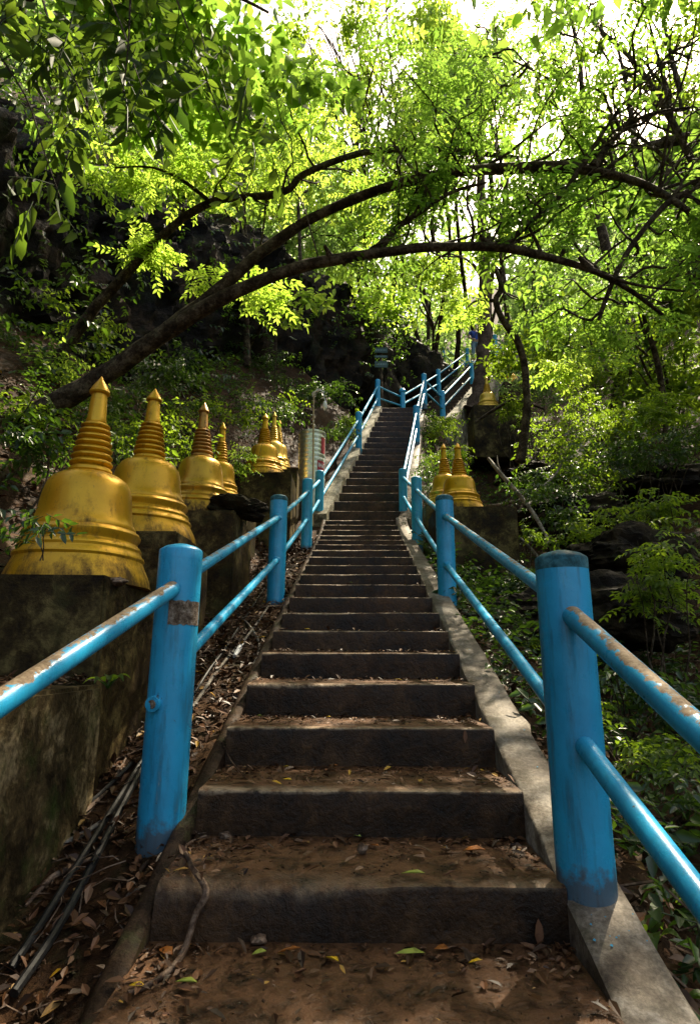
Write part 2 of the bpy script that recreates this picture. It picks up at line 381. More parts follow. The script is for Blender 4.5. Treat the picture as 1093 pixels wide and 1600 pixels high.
for i in range(len(ST)):
    Y, z, xl, xr = ST[i]; k = i-4
    Y2 = ST[i+1][0]+.02 if i+1 < len(ST) else Y+.4
    zb = ST[i-1][1]-.02 if i else z-.3
    n = 90 if k < 6 else (40 if k < 12 else 16)
    zj = z
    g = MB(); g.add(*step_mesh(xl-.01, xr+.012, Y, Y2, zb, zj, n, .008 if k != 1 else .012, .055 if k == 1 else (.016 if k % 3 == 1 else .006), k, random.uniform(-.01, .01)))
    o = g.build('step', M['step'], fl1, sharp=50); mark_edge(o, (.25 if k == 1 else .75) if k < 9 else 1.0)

# landing slab
g = MB(); Yt = ST[-1][0]
g.add([(XL(Yt)-.05, Yt+.36, LZ-.5), (XR(Yt)+.02, Yt+.36, LZ-.5), (3.0, 18.4, LZ-.5), (.4, 18.9, LZ-.5),
       (XL(Yt)-.05, Yt+.36, LZ-.003), (XR(Yt)+.02, Yt+.36, LZ-.003), (3.0, 18.4, LZ-.003), (.4, 18.9, LZ-.003)],
      [(0,3,2,1),(4,5,6,7),(0,1,5,4),(1,2,6,5),(2,3,7,6),(3,0,4,7)])
tag(g.build('landing', M['step'], smooth=False), kind='structure')

# kerbs
def kerb(path, m, name, n_c=5, amp=.008, drop=.7):
    """path: (x_in, x_out, y, z_top)"""
    g = MB(); k = 7
    for i, (xi, xo, y, z) in enumerate(path):
        s = 1 if xo > xi else -1; q = lambda a: amp*noise.noise(Vector((xi*3+a*2.7, y*5, z*5+a)))
        g.v += [(xi, y, z-drop), (xi+q(1)*.6, y, z-.012+q(2)), (xi+s*.012+q(3), y, z+q(4)*.5), (lerp(xi, xo, .5), y, z+.003+q(5)*.6),
                (xo-s*.014+q(6), y, z+q(7)), (xo+q(8), y, z-.016), (xo+s*.03, y, z-drop)]
    for i in range(len(path)-1):
        for j in range(k-1):
            a = (i*k+j, i*k+j+1, (i+1)*k+j+1, (i+1)*k+j); g.f.append(a if path[0][1] > path[0][0] else a[::-1])
    g.f.append(tuple(range(k))); g.f.append(tuple((len(path)-1)*k+j for j in range(k-1, -1, -1)))
    return tag(g.build(name, m, sharp=50), kind='structure')
def ksm(y):   # smoothed nosing line
    return sum(S(y+d) for d in np.linspace(-1.1, 1.1, 15))/15
yl = list(np.arange(-.2, 9.8, .08))
kerb([(XR(y)+.012, XR(y)+.19+(.02 if 2.85 < y < 3.0 else 0), y, ksm(y)-.035) for y in yl], M['kerb'], 'kerb')
kerb([(XL(y)-.012, XL(y)-.075, y, ksm(y)-.085+.004*noise.noise(Vector((0, y*3, 0)))) for y in yl], M['kerb_soil'], 'kerb', amp=.007)
yu = list(np.arange(9.84, 16.3, .12))
kerb([(XR(y)+.012, XR(y)+.24, y, S(y)-.02) for y in yu], M['kerb'], 'kerb')
kerb([(XL(y)-.012, XL(y)-.26-.1*abs(noise.noise(Vector((3, y*1.3, 0)))), y, S(y)+.06+.05*noise.noise(Vector((0, y*2, 0)))) for y in yu], M['kerb_old'], 'kerb', amp=.05, drop=1.0)

# third flight, turning right beyond the landing
P3 = [Vector((2.38,17.72,LZ)), Vector((4.3,21.8,10.35)), Vector((5.95,24.3,12.95)), Vector((7.6,26.5,14.6))]
fl3 = empty('staircase'); tag(fl3, kind='structure', label='upper flight of steps turning right behind the tree trunk')
def p3(t):
    i = min(2, int(t)); return P3[i].lerp(P3[i+1], t-i)
ns = 12
for seg in range(3):
    a, b = P3[seg], P3[seg+1]; d = (b-a); L = math.hypot(d.x, d.y); ang = math.atan2(d.y, d.x)-math.pi/2
    for q in range(ns):
        t0 = q/ns; zt = lerp(a.z, b.z, (q+1)/ns)
        g = MB(); v, f = step_mesh(-.6, .6, 0, L/ns+.03, -.35, 0, 6, .008, 0, q)
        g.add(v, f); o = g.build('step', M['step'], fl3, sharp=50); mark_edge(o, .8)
        p = a.lerp(b, t0); o.location = (p.x, p.y, zt); o.rotation_euler = (0, 0, ang)
def side3(t, off, dz=0):
    i = min(2, int(t)); d = (P3[i+1]-P3[i]); d2 = Vector((d.y, -d.x, 0)).normalized()
    if i < 2 and t-i > .0:
        dn = (P3[i+2]-P3[i+1]); dn = Vector((dn.y, -dn.x, 0)).normalized(); d2 = d2.lerp(dn, max(0, (t-i)-.5)).normalized()
    if i > 0:
        dp = (P3[i]-P3[i-1]); dp = Vector((dp.y, -dp.x, 0)).normalized(); d2 = dp.lerp(d2, min(1, .5+(t-i))).normalized()
    p = p3(t)+d2*off; p.z += dz; return p
for s_, wd, mt in ((1, .34, 'kerb_old'), (-1, .2, 'kerb_old')):
    g = MB(); T = np.linspace(0, 2.9, 50)
    for t in T:
        a = side3(t, s_*.6, .16+.03*noise.noise(Vector((t*6, s_, 0)))); b = side3(t, s_*(.6+wd), .12)
        g.v += [(a.x, a.y, a.z-.9), tuple(a), tuple(b), (b.x, b.y, b.z-1.6)]
    for i in range(len(T)-1):
        for j in range(3):
            q = (i*4+j, i*4+j+1, (i+1)*4+j+1, (i+1)*4+j); g.f.append(q if s_ > 0 else q[::-1])
    g.f.append((0,1,2,3)); g.f.append(tuple((len(T)-1)*4+j for j in (3,2,1,0)))
    tag(g.build('kerb', M[mt], sharp=40), kind='structure')

# ------------------------------------------------------------------ railings
def post_prof(h, r, dome):
    return [(r*.99, -.05), (r, .0), (r, h-.045), (r*1.005, h-.042)]
def make_post(parent, p, h, r, mat, capm=None, dome=.025, knob=False):
    g = MB(); g.lathe([(r, -.12), (r, .0), (r*1.003, .03), (r, .07), (r, .14), (r, .3), (r, h*.6), (r, h*.8), (r, h-.10), (r, h-.04)], 28 if r*F/p.y > 8 else 16, p); o = g.build('post', mat, parent)
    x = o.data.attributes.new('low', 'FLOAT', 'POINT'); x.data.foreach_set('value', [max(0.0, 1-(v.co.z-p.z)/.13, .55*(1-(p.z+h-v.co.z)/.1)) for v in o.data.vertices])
    g = MB()
    if knob: pr = [(r*.99, h-.04), (r*1.35, h-.02), (r*1.4, h+.03), (r*.9, h+.09), (r*.15, h+.12)]
    else: pr = [(r*1.004, h-.041), (r*1.004, h-.006), (r*.97, h), (r*.75, h+dome*.5), (r*.35, h+dome*.9), (.002, h+dome)]
    g.lathe(pr, 28, p); c = g.build('cap', capm or mat, o)
    return o
def postdata(bx, by, tx, ty, Y):
    b = at(bx, by, Y); t = at(tx, ty, Y); return b, t.z-b.z
POSTL = [postdata(251,1297,283,860,2.33), postdata(430,948,431,777,5.4), postdata(478,857,478,750,8.2), postdata(498,814,499,737,10.0), postdata(560,707,554,645,13.3), postdata(590,642,590,594,16.3)]
POSTR = [postdata(915,1372,875,872,1.95), postdata(699,950,694,777,5.2), postdata(652,857,645,747,8.2), postdata(630,810,626,734,10.2), postdata(651,693,648,635,13.7), postdata(663,634,661,585,16.1)]
def rail(parent, a, b, r, mat, sag=0, n=10):
    g = MB(); k = 7; a = Vector(a); b = Vector(b)
    pts = [a.lerp(b, i/(k-1))+Vector((0, 0, -sag*math.sin(math.pi*i/(k-1)))) for i in range(k)]
    g.tube(pts, r, 16 if a.y < 6 else 8); return g.build('rail', mat, parent)
def railing(label, posts, rads, fr, name='railing', mats=None, group=None, knobs=(), skip=()):
    b0 = posts[0][0]; root = empty(name); tag(root, label, 'railing', group)
    for i, (p, h) in enumerate(posts):
        make_post(root, p, h, rads[i], M['paint_old'] if i == 0 and p.y < 3 else M['paint'], M['cap'] if (p.y < 2 or 3 < p.y < 6) else (M['paint_old'] if p.y < 3 else None), knob=i in knobs)
    for i in range(len(posts)-1):
        for li, q in enumerate(fr):
            (a, ha), (b, hb) = posts[i], posts[i+1]
            qa = q[i] if hasattr(q, '__len__') else q; qb = q[i+1] if hasattr(q, '__len__') else q
            A = a+Vector((0, 0, ha*qa)); B = b+Vector((0, 0, hb*qb)); d = (B-A).normalized()
            rr = .026 if a.y < 12 else .03
            for (pp_, q_, r_) in ((A, 1, rads[i]), (B, -1, rads[i+1])):
                if pp_.y < 9:
                    dh = math.hypot(d.x, d.y); c0 = pp_+d*q_*(r_/dh-.006); g = MB()
                    g.tube([c0, c0+d*q_*.007, c0+d*q_*.015, c0+d*q_*.022], [.041, .040, .034, .027], 14, wob=.25); g.build('weld', M['paint_old'], root)
            rail(root, A+d*rads[i]*.6, B-d*rads[i+1]*.6, rr, M['rail'] if li == 0 else M['paint'], 0.0 if a.y < 4 else .01)
    return root
rl = railing('blue steel pipe railing up the left side of the stairs beside the golden stupas', POSTL, [.083,.080,.078,.075,.075,.075], [[.88,.81,.82,.82,.83,.8], [.55,.42,.42,.42,.45,.42]])
rr_ = railing('blue steel pipe railing up the right side of the stairs on the pale kerb', POSTR, [.083,.080,.076,.074,.075,.075], [[.84,.83,.83,.85,.84,.84], [.42,.38,.42,.45,.42,.42]])
# near rails running towards the camera
def toward(A, px, py, slope=.38):
    lo, hi = .1, A.y-.05
    for _ in range(50):
        m_ = (lo+hi)/2; p = at(px, py, m_)
        if p.z > A.z-slope*(A.y-m_): hi = m_
        else: lo = m_
    return p
def extend(A, P, k): return A+(P-A)*k
A = at(270,920,2.25); P = at(40,1072,1.45)
o = rail(rl, A, extend(A, P, 1.9), .030, M['rail_worn'])
A = at(893,962,1.87); P = at(1053,1108,1.32); rail(rr_, A, extend(A, P, 1.9), .031, M['rail_worn'])
A = at(913,1166,1.87); P = at(1053,1352,1.36); rail(rr_, A, extend(A, P, 1.9), .029, M['paint'])
# welded collar rings where rails meet the near posts
for q in ((270,920,2.262,rl), (893,962,1.885,rr_), (913,1166,1.885,rr_)):
    g = MB(); c = at(q[0], q[1], q[2]); g.tube([c+Vector((0,.02,.004)), c+Vector((0,-.008,-.002))], [.044,.034], 16, wob=.3); g.build('weld', M['paint_old'], q[3])
# stub of a sawn-off lower rail and a bare patch on the first left post
c = at(247,1097,2.262); g = MB(); g.tube([c+Vector((0,.03,0)), c+Vector((-.012,-.030,-.006)), c+Vector((-.012,-.031,-.006)), c+Vector((-.008,-.018,-.004))], [.027,.027,.021,.020], 18); st_ = g.build('rail_stub', M['paint'], rl); g = MB(); g.tube([c+Vector((-.010,-.026,-.005)), c+Vector((-.0122,-.0325,-.006))], [.016,.016], 14); g.build('hollow', M['patch'], st_)  # front disc coloured to stand in for the shade inside the cut pipe
b, h = POSTL[0]; g = MB(); 
zt, zb_ = at(283,938,2.25).z, at(283,976,2.25).z; vv = []; ff = []
for i in range(13):
    a = R(-95+8*i); j1 = .004*noise.noise(Vector((i*.9,0,0))); j2 = .004*noise.noise(Vector((i*.9,4,0)))
    vv += [(b.x+.0842*math.cos(a), b.y+.0842*math.sin(a), zb_+j1*2), (b.x+.0842*math.cos(a), b.y+.0842*math.sin(a), zt+j2*2)]
ff = [(2*i, 2*i+2, 2*i+3, 2*i+1) for i in range(12)]; g.add(vv, ff); g.build('bare_patch', M['patch'], rl)

# landing and upper flight railings
bol = (at(629,648,17.3), at(629,612,17.3).z-at(629,648,17.3).z)
def pst(px, ytop, Y, h=1.0):
    t = at(px, ytop, Y); return (t-Vector((0,0,h)), h)
far_left = [bol, pst(684,578,21.2,1.05), pst(729,545,25.3,1.05)]
railing('blue railing from the knobbed bollard up the far side of the upper flight', far_left, [.08,.085,.085], [.83,.45], knobs=(0,))
near3 = [pst(690,612,17.6,.95), pst(735.5,565,21.5,1.05), pst(772,524,24.0,1.05)]
railing('blue railing up the near side of the upper flight, behind the tree trunk', near3, [.085,.085,.09], [.83,.42])
# linking rails on the landing
root = empty('railing'); tag(root, 'short thin blue rails from the top left post to the knobbed bollard', 'railing')
for q in (.8, .42):
    a = POSTL[5][0]+Vector((.06,.05,POSTL[5][1]*q)); b_ = bol[0]+Vector((-.05,-.03,bol[1]*(q-.05))); rail(root, a, b_, .028, M['paint'])
root = empty('railing'); tag(root, 'short blue rails sloping from the top right post to the foot of the upper flight', 'railing')
for q in (.8, .42):
    a = POSTR[5][0]+Vector((.06,.05,POSTR[5][1]*q)); b_ = near3[0][0]+Vector((-.05,-.05,near3[0][1]*q)); rail(root, a, b_, .028, M['paint'])
far3 = [pst(692,541,29,1.0), pst(727,566,27,1.0)]
railing('pale blue railing crossing the slope beyond the upper flight, descending to the right', far3, [.07,.07], [.95,.5])
far4 = [pst(773,527,26,1.0), pst(789,550,25,1.0)]
railing('blue railing just right of the tall trunk, dropping steeply to the right', far4, [.09,.09], [.85,.4])

# ------------------------------------------------------------------ golden stupas on concrete pedestals
def ring(z, r, hh, k=5):
    return [(r-.006+.022*math.sin(math.pi*i/k), z+hh*i/k) for i in range(k+1)]
def stupa(name, label, base, sc, rz, gold, finial=None, lean=0):
    root = empty(name, base, rz); root.scale = (sc[0], sc[0], sc[1]); root.rotation_euler = (0, lean, rz)
    tag(root, label, 'stupa', 'golden bell-shaped stupas along the stairs')
    if not STU:
        g = MB(); g.lathe([(.370,-.012),(.368,.0),(.362,.025),(.350,.055),(.336,.082),(.327,.10),(.322,.112),(.329,.124),(.324,.136),(.312,.146),(.306,.158),(.309,.170),(.303,.182),(.290,.19),(.284,.20)], 56); a = g.build('stupa_base', gold)
        g = MB(); g.lathe([(.282,.198),(.284,.212),(.294,.224),(.296,.240),(.286,.254),(.268,.264),(.268,.274),(.262,.286),(.250,.302),(.240,.33),(.233,.37),(.228,.41),(.223,.45),(.213,.485),(.194,.515),(.162,.536),(.128,.548),(.112,.552)], 56); b = g.build('bell', gold)
        pr = [(.110,.548),(.116,.560),(.112,.574),(.098,.585)]
        zz = .585; r0 = .098
        for i in range(7):
            rr2 = r0-.0062*i; hh = .037-.001*i; pr += ring(zz, rr2, hh); zz += hh
        pr += [(.052, zz), (.055, zz+.01), (.050, zz+.03), (.045, .96), (.040, .985)]
        g = MB(); g.lathe(pr, 40); c = g.build('ringed_spire', gold)
        g = MB(); g.lathe([(.040,.984),(.054,.988),(.058,.996),(.053,1.008),(.037,1.035),(.017,1.062),(.003,1.085)], 28); d = g.build('finial', gold)
        STU.extend([a, b, c, d])
        for q in (a, b, c, d):
            q.parent = root
            for v in q.data.vertices:      # hand-plastered unevenness, small dents
                p = v.co.copy(); k_ = .010*noise.noise(p*3.3)+.0045*noise.noise(p*11)+.002*noise.noise(p*31); rr_2 = math.hypot(p.x, p.y)
                if rr_2 > .02: v.co.x *= 1+k_/max(rr_2, .08); v.co.y *= 1+k_/max(rr_2, .08); v.co.z += .004*noise.noise(Vector((p.x*4, p.y*4, 3)))
    else:
        for i, q in enumerate(STU):
            m_ = q.copy(); m_.data = q.data.copy() if gold is not M['gold'] else q.data
            COL.objects.link(m_); m_.parent = root
            if gold is not M['gold']: m_.data.materials[0] = gold if (i > 1 or gold is not M['gold_rust']) else M['gold_stained']
            if i == 3 and finial: m_.data = m_.data.copy(); m_.data.materials[0] = finial
    return root
STU = []
def base_at(px, py, Y): return at(px, py, Y)
SB = []
def put(px, ybase, yapex, Y, wd, rz, label, gold=None, lean=0):
    b = at(px, ybase, Y); a = at(px, yapex, Y); h = a.z-b.z
    b.x = a.x; s = wd/.68; stupa('golden_stupa', label, b, (s, h/1.085), rz, gold or M['gold'], None, lean); SB.append((b, wd)); return b
s1 = put(159, 915, 589, 2.92, .625, .3, 'largest golden stupa in the left foreground, leaf sprig over its base')
s2 = put(243, 848, 607, 3.95, .66, 1.1, 'second golden stupa from the left, behind the nearest one')
s3 = put(320, 812, 629, 5.3, .61, 2.0, 'golden stupa with a rust-brown ringed spire, third from the left', M['gold_rust'])
s4 = put(349, 792, 660, 6.9, .50, .7, 'slim golden stupa behind the black rock lump, fourth from the left')
s5 = put(415, 750, 646, 8.5, .62, 2.6, 'golden stupa on the tall dark pedestal near the water tank')
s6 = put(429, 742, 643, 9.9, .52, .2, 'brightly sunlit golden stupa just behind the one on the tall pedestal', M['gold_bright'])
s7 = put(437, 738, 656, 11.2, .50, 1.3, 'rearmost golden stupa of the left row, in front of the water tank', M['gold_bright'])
s8 = put(714, 802, 692, 7.4, .60, .9, 'right-hand golden stupa with dark banded lower rings on the mossy pedestal')
s9 = put(692, 796, 693, 8.6, .56, 1.9, 'golden stupa half hidden behind the second right railing post')
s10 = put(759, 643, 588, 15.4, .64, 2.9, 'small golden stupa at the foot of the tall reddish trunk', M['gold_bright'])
s11 = put(797, 604, 571, 19.5, .6, .2, 'distant pale golden stupa among leaves right of the tall trunk', M['gold'])

def block(name, label, x0, x1, y0, y1, z0, z1, m, cat='pedestal', amp=.012, lip=0, group='concrete pedestals under the stupas'):
    bm = bmesh.new(); bmesh.ops.create_cube(bm, size=1)
    for v in bm.verts: v.co = Vector((lerp(x0, x1, v.co.x+.5), lerp(y0, y1, v.co.y+.5), lerp(z0, z1, v.co.z+.5)))
    bmesh.ops.bevel(bm, geom=bm.edges[:], offset=.014, segments=2, affect='EDGES')
    bmesh.ops.subdivide_edges(bm, edges=[e for e in bm.edges if e.calc_length() > .12], cuts=7, use_grid_fill=True)
    for v in bm.verts:
        v.co += Vector((noise.noise(v.co*4), noise.noise(v.co*4+Vector((9,0,0))), noise.noise(v.co*4+Vector((0,9,0)))*.7))*amp
    me = bpy.data.meshes.new(name); bm.to_mesh(me); bm.free(); me.materials.append(m)
    me.polygons.foreach_set('use_smooth', [True]*len(me.polygons)); me.set_sharp_from_angle(angle=R(40))
    o = bpy.data.objects.new(name, me); COL.objects.link(o); tag(o, label, cat, group); return o
def ped(b, x0, x1, d0, d1, label, zb=None, m='pedestal'):
    return block('pedestal', label, b.x+x0, b.x+x1, b.y-d0, b.y+d1, (zb if zb is not None else S(b.y)-.5), b.z-.002, M[m])
ped(s1, -.75, .30, .40, .42, 'mossy concrete pedestal carrying the largest golden stupa', -.8)
ped(s2, -.55, .36, .40, .40, 'dark concrete pedestal under the second golden stupa', -.6)
ped(s3, -.55, .42, .38, .50, 'dark concrete pedestal under the rusty-spired stupa, beside the left railing', -.5)
ped(s4, -.50, .40, .34, .40, 'low concrete pedestal hidden behind the black rock lump', 0)
ped(s5, -.36, .46, .40, .42, 'tall square dark pedestal below the middle stupa', 0.4)
ped(s6, -.36, .46, .34, .40, 'concrete pedestal under the sunlit stupa', 1.2)
ped(s7, -.36, .44, .34, .40, 'concrete pedestal under the rearmost stupa of the left row', 1.8)
ped(s8, -.36, .62, .38, .40, 'big mossy square pedestal on the right of the stairs', -.1)
ped(s9, -.34, .40, .34, .38, 'brown pedestal behind the second right railing post', .6)
ped(s10, -.5, .85, .45, .5, 'grey pedestal among leaves at the foot of the tall trunk', 5.2)
ped(s11, -.4, .4, .4, .4, 'pedestal of the distant stupa, almost hidden by leaves', s11.z-1.5)

# retaining wall in the left foreground
block('retaining_wall', 'stained low concrete wall at the left edge with moss and peeling plaster', -1.5, -.985, -.5, 2.52, -1.6, at(60,1082,1.9).z, M['wall'], 'wall', .018, group=None)

# ------------------------------------------------------------------ rocks
def boulder(name, label, c, r, m, cat='rock', group=None, sub=4, rough=.35, seed=0):
    bm = bmesh.new(); bmesh.ops.create_icosphere(bm, subdivisions=sub, radius=1)
    for v in bm.verts:
        p = v.co.copy(); q = p*1.1+Vector((seed*7.3, seed*3.1, 0))
        d = 1+rough*noise.noise(q)+rough*.55*noise.noise(q*2.3)+rough*.3*abs(noise.noise(q*5))+rough*.12*noise.noise(q*11)
        v.co = Vector((p.x*d*r[0], p.y*d*r[1], p.z*d*r[2]))
    me = bpy.data.meshes.new(name); bm.to_mesh(me); bm.free(); me.materials.append(m)
    me.polygons.foreach_set('use_smooth', [True]*len(me.polygons)); me.set_sharp_from_angle(angle=R(30))
    o = bpy.data.objects.new(name, me); COL.objects.link(o); o.location = c; tag(o, label, cat, group); return o
boulder('rock', 'rough black rock lump lying on the pedestal edge between stupas and railing', at(365, 797, 5.15), (.24,.2,.10), M['rock'], seed=1, rough=.6, sub=5)
boulder('rock', 'small pinkish stone on the corner of the largest stupa pedestal', at(183, 909, 2.62), (.045,.035,.018), M['litter'] if False else M['stick'], seed=2)
for i, (px, py, Y, r, lab) in enumerate([
    (905, 815, 8.6, (.8,.7,.35), 'big dark boulder on the right slope below the ferns'),
    (985, 875, 6.2, (.55,.5,.30), 'dark rounded boulder at the right edge, beside the leafy shrub'),
    (1040, 760, 9.5, (.7,.7,.32), 'dark boulder high at the right edge of the slope'),
    (845, 960, 5.6, (.55,.4,.22), 'low flat dark rock behind the first right railing span'),
    (770, 985, 5.4, (.40,.35,.16), 'flat rock beside the foot of the mossy square pedestal'),
    (830, 745, 11.5, (.6,.5,.2), 'dark mossy boulder behind the right pair of stupas'),
    (960, 960, 5.0, (.5,.45,.28), 'dark rock half covered by leaves right of the first right post'),
    (550, 575, 19.8, (1.5,1.2,1.9), 'dark rock bulge left of the stair top'),
    (650, 590, 23.5, (1.3,.9,1.6), 'grey rock outcrop between the landing and the upper flight'),]):
    boulder('boulder', lab, at(px, py, Y), r, M['rock'], 'boulder', 'boulders on the slopes', seed=10+i, sub=5, rough=.45)

# ------------------------------------------------------------------ water tank, lamp pole, sign
c = at(486, 765, 10.7); c.z = at(486, 800, 10.7).z; zt = at(486, 676, 10.7).z; h = zt-c.z
tank = empty('water_tank', c); tag(tank, 'round ribbed stainless steel water tank with red labels beside the stairs', 'water tank')
TR = .258; pr = [(.24, 0)]; k = 16
for i in range(k):
    z0 = h*.02+h*.92*i/k; dz = h*.92/k; pr += [(.246, z0), (.253, z0+dz*.3), (.253, z0+dz*.6), (.246, z0+dz*.85)]
g = MB(); g.lathe(pr+[(.25, h*.95)], 40); g.build('tank_body', M['steel'], tank, sharp=60)
g = MB(); g.lathe([(.254, h*.948), (.260, h*.96), (.257, h*.985), (.2, h*1.0), (.02, h*1.03)], 40); g.build('tank_lid', M['steel'], tank)
def wrap(name, mt, a0, a1, z0, z1, r, par):
    g = MB(); n = 8
    for i in range(n+1):
        a = R(lerp(a0, a1, i/n)); g.v += [(r*math.cos(a), r*math.sin(a), z0), (r*math.cos(a), r*math.sin(a), z1)]
    g.f = [(2*i, 2*i+2, 2*i+3, 2*i+1) for i in range(n)]; return g.build(name, mt, par)
l1 = wrap('label', M['red'], -62, -22, h*.48, h*.60, .2555, tank); l2 = wrap('label', M['red'], -45, -18, h*.70, h*.9, .2555, tank)
g = MB()
for (a0, a1, z0, z1) in ((-58,-54,.52,.57), (-52,-50,.51,.57), (-49,-44,.53,.56), (-42,-40,.51,.57), (-38,-33,.52,.555), (-31,-28,.51,.57)):
    wrap('lettering', M['white'], a0, a1, h*z0, h*z1, .2568, l1)

p0 = at(488, 800, 9.7); p0.z = S(9.7)-.1
pole = empty('lamp_pole', p0); tag(pole, 'thin bent pole with clear hanging bulb and shiny tags in front of the water tank', 'lamp pole')
tz = at(490, 616, 9.7).z-p0.z; sx = at(490, 616, 9.7).x-p0.x
g = MB(); g.tube([(0,0,0), (sx*.4+.006,0,tz*.4), (sx*.8,0,tz*.8), (sx,0,tz)], [.017,.016,.014,.012], 8); g.build('pole', M['bamboo'], pole)
arc = [(sx+.005, 0, tz-.02)]+[(sx+.085-.085*math.cos(R(a)), -.01, tz+.075*math.sin(R(a))) for a in range(20, 175, 22)]+[(sx+.185, -.01, tz-.06), (sx+.20, -.01, tz-.13)]
g = MB(); g.tube(arc, .007, 6); g.build('hook', M['steel'], pole)
g = MB(); g.lathe([(.004,.0),(.02,-.01),(.034,-.06),(.040,-.12),(.034,-.16),(.012,-.185),(.002,-.19)][::-1], 20, (sx+.20, -.01, tz-.125)); g.build('bulb', M['clear'], pole)
for i in range(46):
    if i < 30:
        t = rng.random(); q = arc[int(t*(len(arc)-1))]; q = Vector(q)
    else: q = Vector((sx, 0, tz-.05-rng.random()*.62))
    q += Vector(rng.normal(0, .018, 3)); a, b = Vector(rng.normal(0,1,3)).normalized()*.024, Vector(rng.normal(0,1,3)).normalized()*.017
    g = MB(); n_ = a.cross(b).normalized()*.003
    g.add([q-a-n_, q+b-n_, q+a-n_, q-b-n_, q-a+n_, q+b+n_, q+a+n_, q-b+n_], [(3,2,1,0),(4,5,6,7),(0,1,5,4),(1,2,6,5),(2,3,7,6),(3,0,4,7)]); g.build('tag', M['white'], pole, smooth=False)

sp = at(595, 640, 17.6); sp.z = LZ-.05
sg = empty('signpost', sp); tag(sg, 'wooden signpost with three faded green boards behind the landing', 'signpost')
ztop = at(595, 545, 17.6).z-sp.z
g = MB(); g.tube([(0,0,0), (.01,0,ztop*.5), (0,0,ztop)], .05, 8); g.build('pole', M['bark'], sg)
for (py0, py1) in ((545,553), (557,561), (566,576)):
    z1 = at(595, py0, 17.6).z-sp.z; z0 = at(595, py1, 17.6).z-sp.z
    g = MB(); g.box(-.20, .22, -.085, -.055, z0, z1); b_ = bevel(g.build('board', M['signgreen'], sg, smooth=False), .006)
    for q in range(7):
        x = -.16+.05*q; g = MB(); g.box(x, x+.03, -.0895, -.086, lerp(z0, z1, .35), lerp(z0, z1, .65)); g.build('lettering', M['signprint'], b_, smooth=False)

# ------------------------------------------------------------------ the person on the upper flight
def skinned(name, verts, edges, m, parent=None, sub=2, root=0):
    me = bpy.data.meshes.new(name); me.from_pydata([v[0] for v in verts], edges, []); me.update(); me.materials.append(m)
    o = bpy.data.objects.new(name, me); COL.objects.link(o)
    if parent: o.parent = parent
    o.modifiers.new('skin', 'SKIN'); 
    if not me.skin_vertices:
        bpy.context.view_layer.objects.active = o
    for i, v in enumerate(verts):
        r = v[1] if hasattr(v[1], '__len__') else (v[1], v[1]); me.skin_vertices[0].data[i].radius = r
    me.skin_vertices[0].data[root].use_root = True
    s_ = o.modifiers.new('sub', 'SUBSURF'); s_.levels = sub; s_.render_levels = sub; o.modifiers['skin'].use_smooth_shade = True
    return o
pq = at(742, 560, 23.9); tt = 1+(23.9-P3[1].y)/(P3[2].y-P3[1].y); fl = math.ceil((tt-1)*ns)/ns
pz = lerp(P3[1].z, P3[2].z, min(1, fl)); 
per = empty('person', (at(743,560,23.9).x, 23.9, pz), .25); tag(per, 'person in a blue T-shirt with dark shoulder strap, half hidden behind the tall trunk', 'person')
skinned('body', [((0,0,.95),(.13,.10)), ((.10,0,.90),.095), ((.12,-.02,.50),.062), ((.12,.03,.10),.042), ((.12,-.12,.045),(.04,.035)), ((-.10,0,.90),.095), ((-.12,-.02,.50),.062), ((-.12,.03,.10),.042), ((-.12,-.12,.045),(.04,.035)),
    ((0,-.01,1.12),(.135,.10)), ((0,0,1.36),(.155,.105)), ((0,0,1.47),(.06,.06)), ((0,-.015,1.56),(.058,.062)), ((0,-.03,1.64),(.078,.092)), ((0,-.02,1.71),(.07,.08)),
    ((.20,0,1.40),.058), ((.30,.02,1.16),.042), ((.20,-.20,1.02),.033), ((.10,-.24,1.03),(.03,.04)), ((-.20,0,1.40),.058), ((-.31,.03,1.16),.042), ((-.24,-.16,.98),.033), ((-.14,-.22,.95),(.03,.04)),
    ((.06,-.27,1.01),.012), ((-.09,-.25,.93),.012)],
    [(0,1),(1,2),(2,3),(3,4),(0,5),(5,6),(6,7),(7,8),(0,9),(9,10),(10,11),(11,12),(12,13),(13,14),(10,15),(15,16),(16,17),(17,18),(10,19),(19,20),(20,21),(21,22),(18,23),(22,24)], M['skin'], per)
skinned('shirt', [((0,0,.93),(.150,.118)), ((0,-.01,1.12),(.158,.122)), ((0,0,1.36),(.172,.125)), ((0,0,1.44),(.085,.08)), ((.20,0,1.40),.078), ((.265,.01,1.25),.066), ((-.20,0,1.40),.078), ((-.265,.01,1.25),.066)],
    [(0,1),(1,2),(2,3),(2,4),(4,5),(2,6),(6,7)], M['shirt'], per)
skinned('trousers', [((0,0,.97),(.150,.118)), ((.10,0,.86),.112), ((.12,-.02,.50),.085), ((.12,.03,.12),.068), ((-.10,0,.86),.112), ((-.12,-.02,.50),.085), ((-.12,.03,.12),.068)],
    [(0,1),(1,2),(2,3),(0,4),(4,5),(5,6)], M['trousers'], per)
g = MB(); g.tube([(.13,-.02,1.47), (.06,-.125,1.38), (-.05,-.150,1.2), (-.14,-.11,1.02)], .018, 8); g.build('shoulder_strap', M['strap'], per)
g = MB(); g.lathe([(.082,.0),(.092,.035),(.088,.08),(.06,.12),(.004,.135)], 20, (0,-.005,1.66)); g.build('hair', M['hair'], per)
g = MB()
for s_ in (-1, 1): g.lathe([(.003,-.009),(.010,0),(.003,.009)], 8, (s_*.032,-.118,1.66))
g.build('eyes', M['hair'], per)

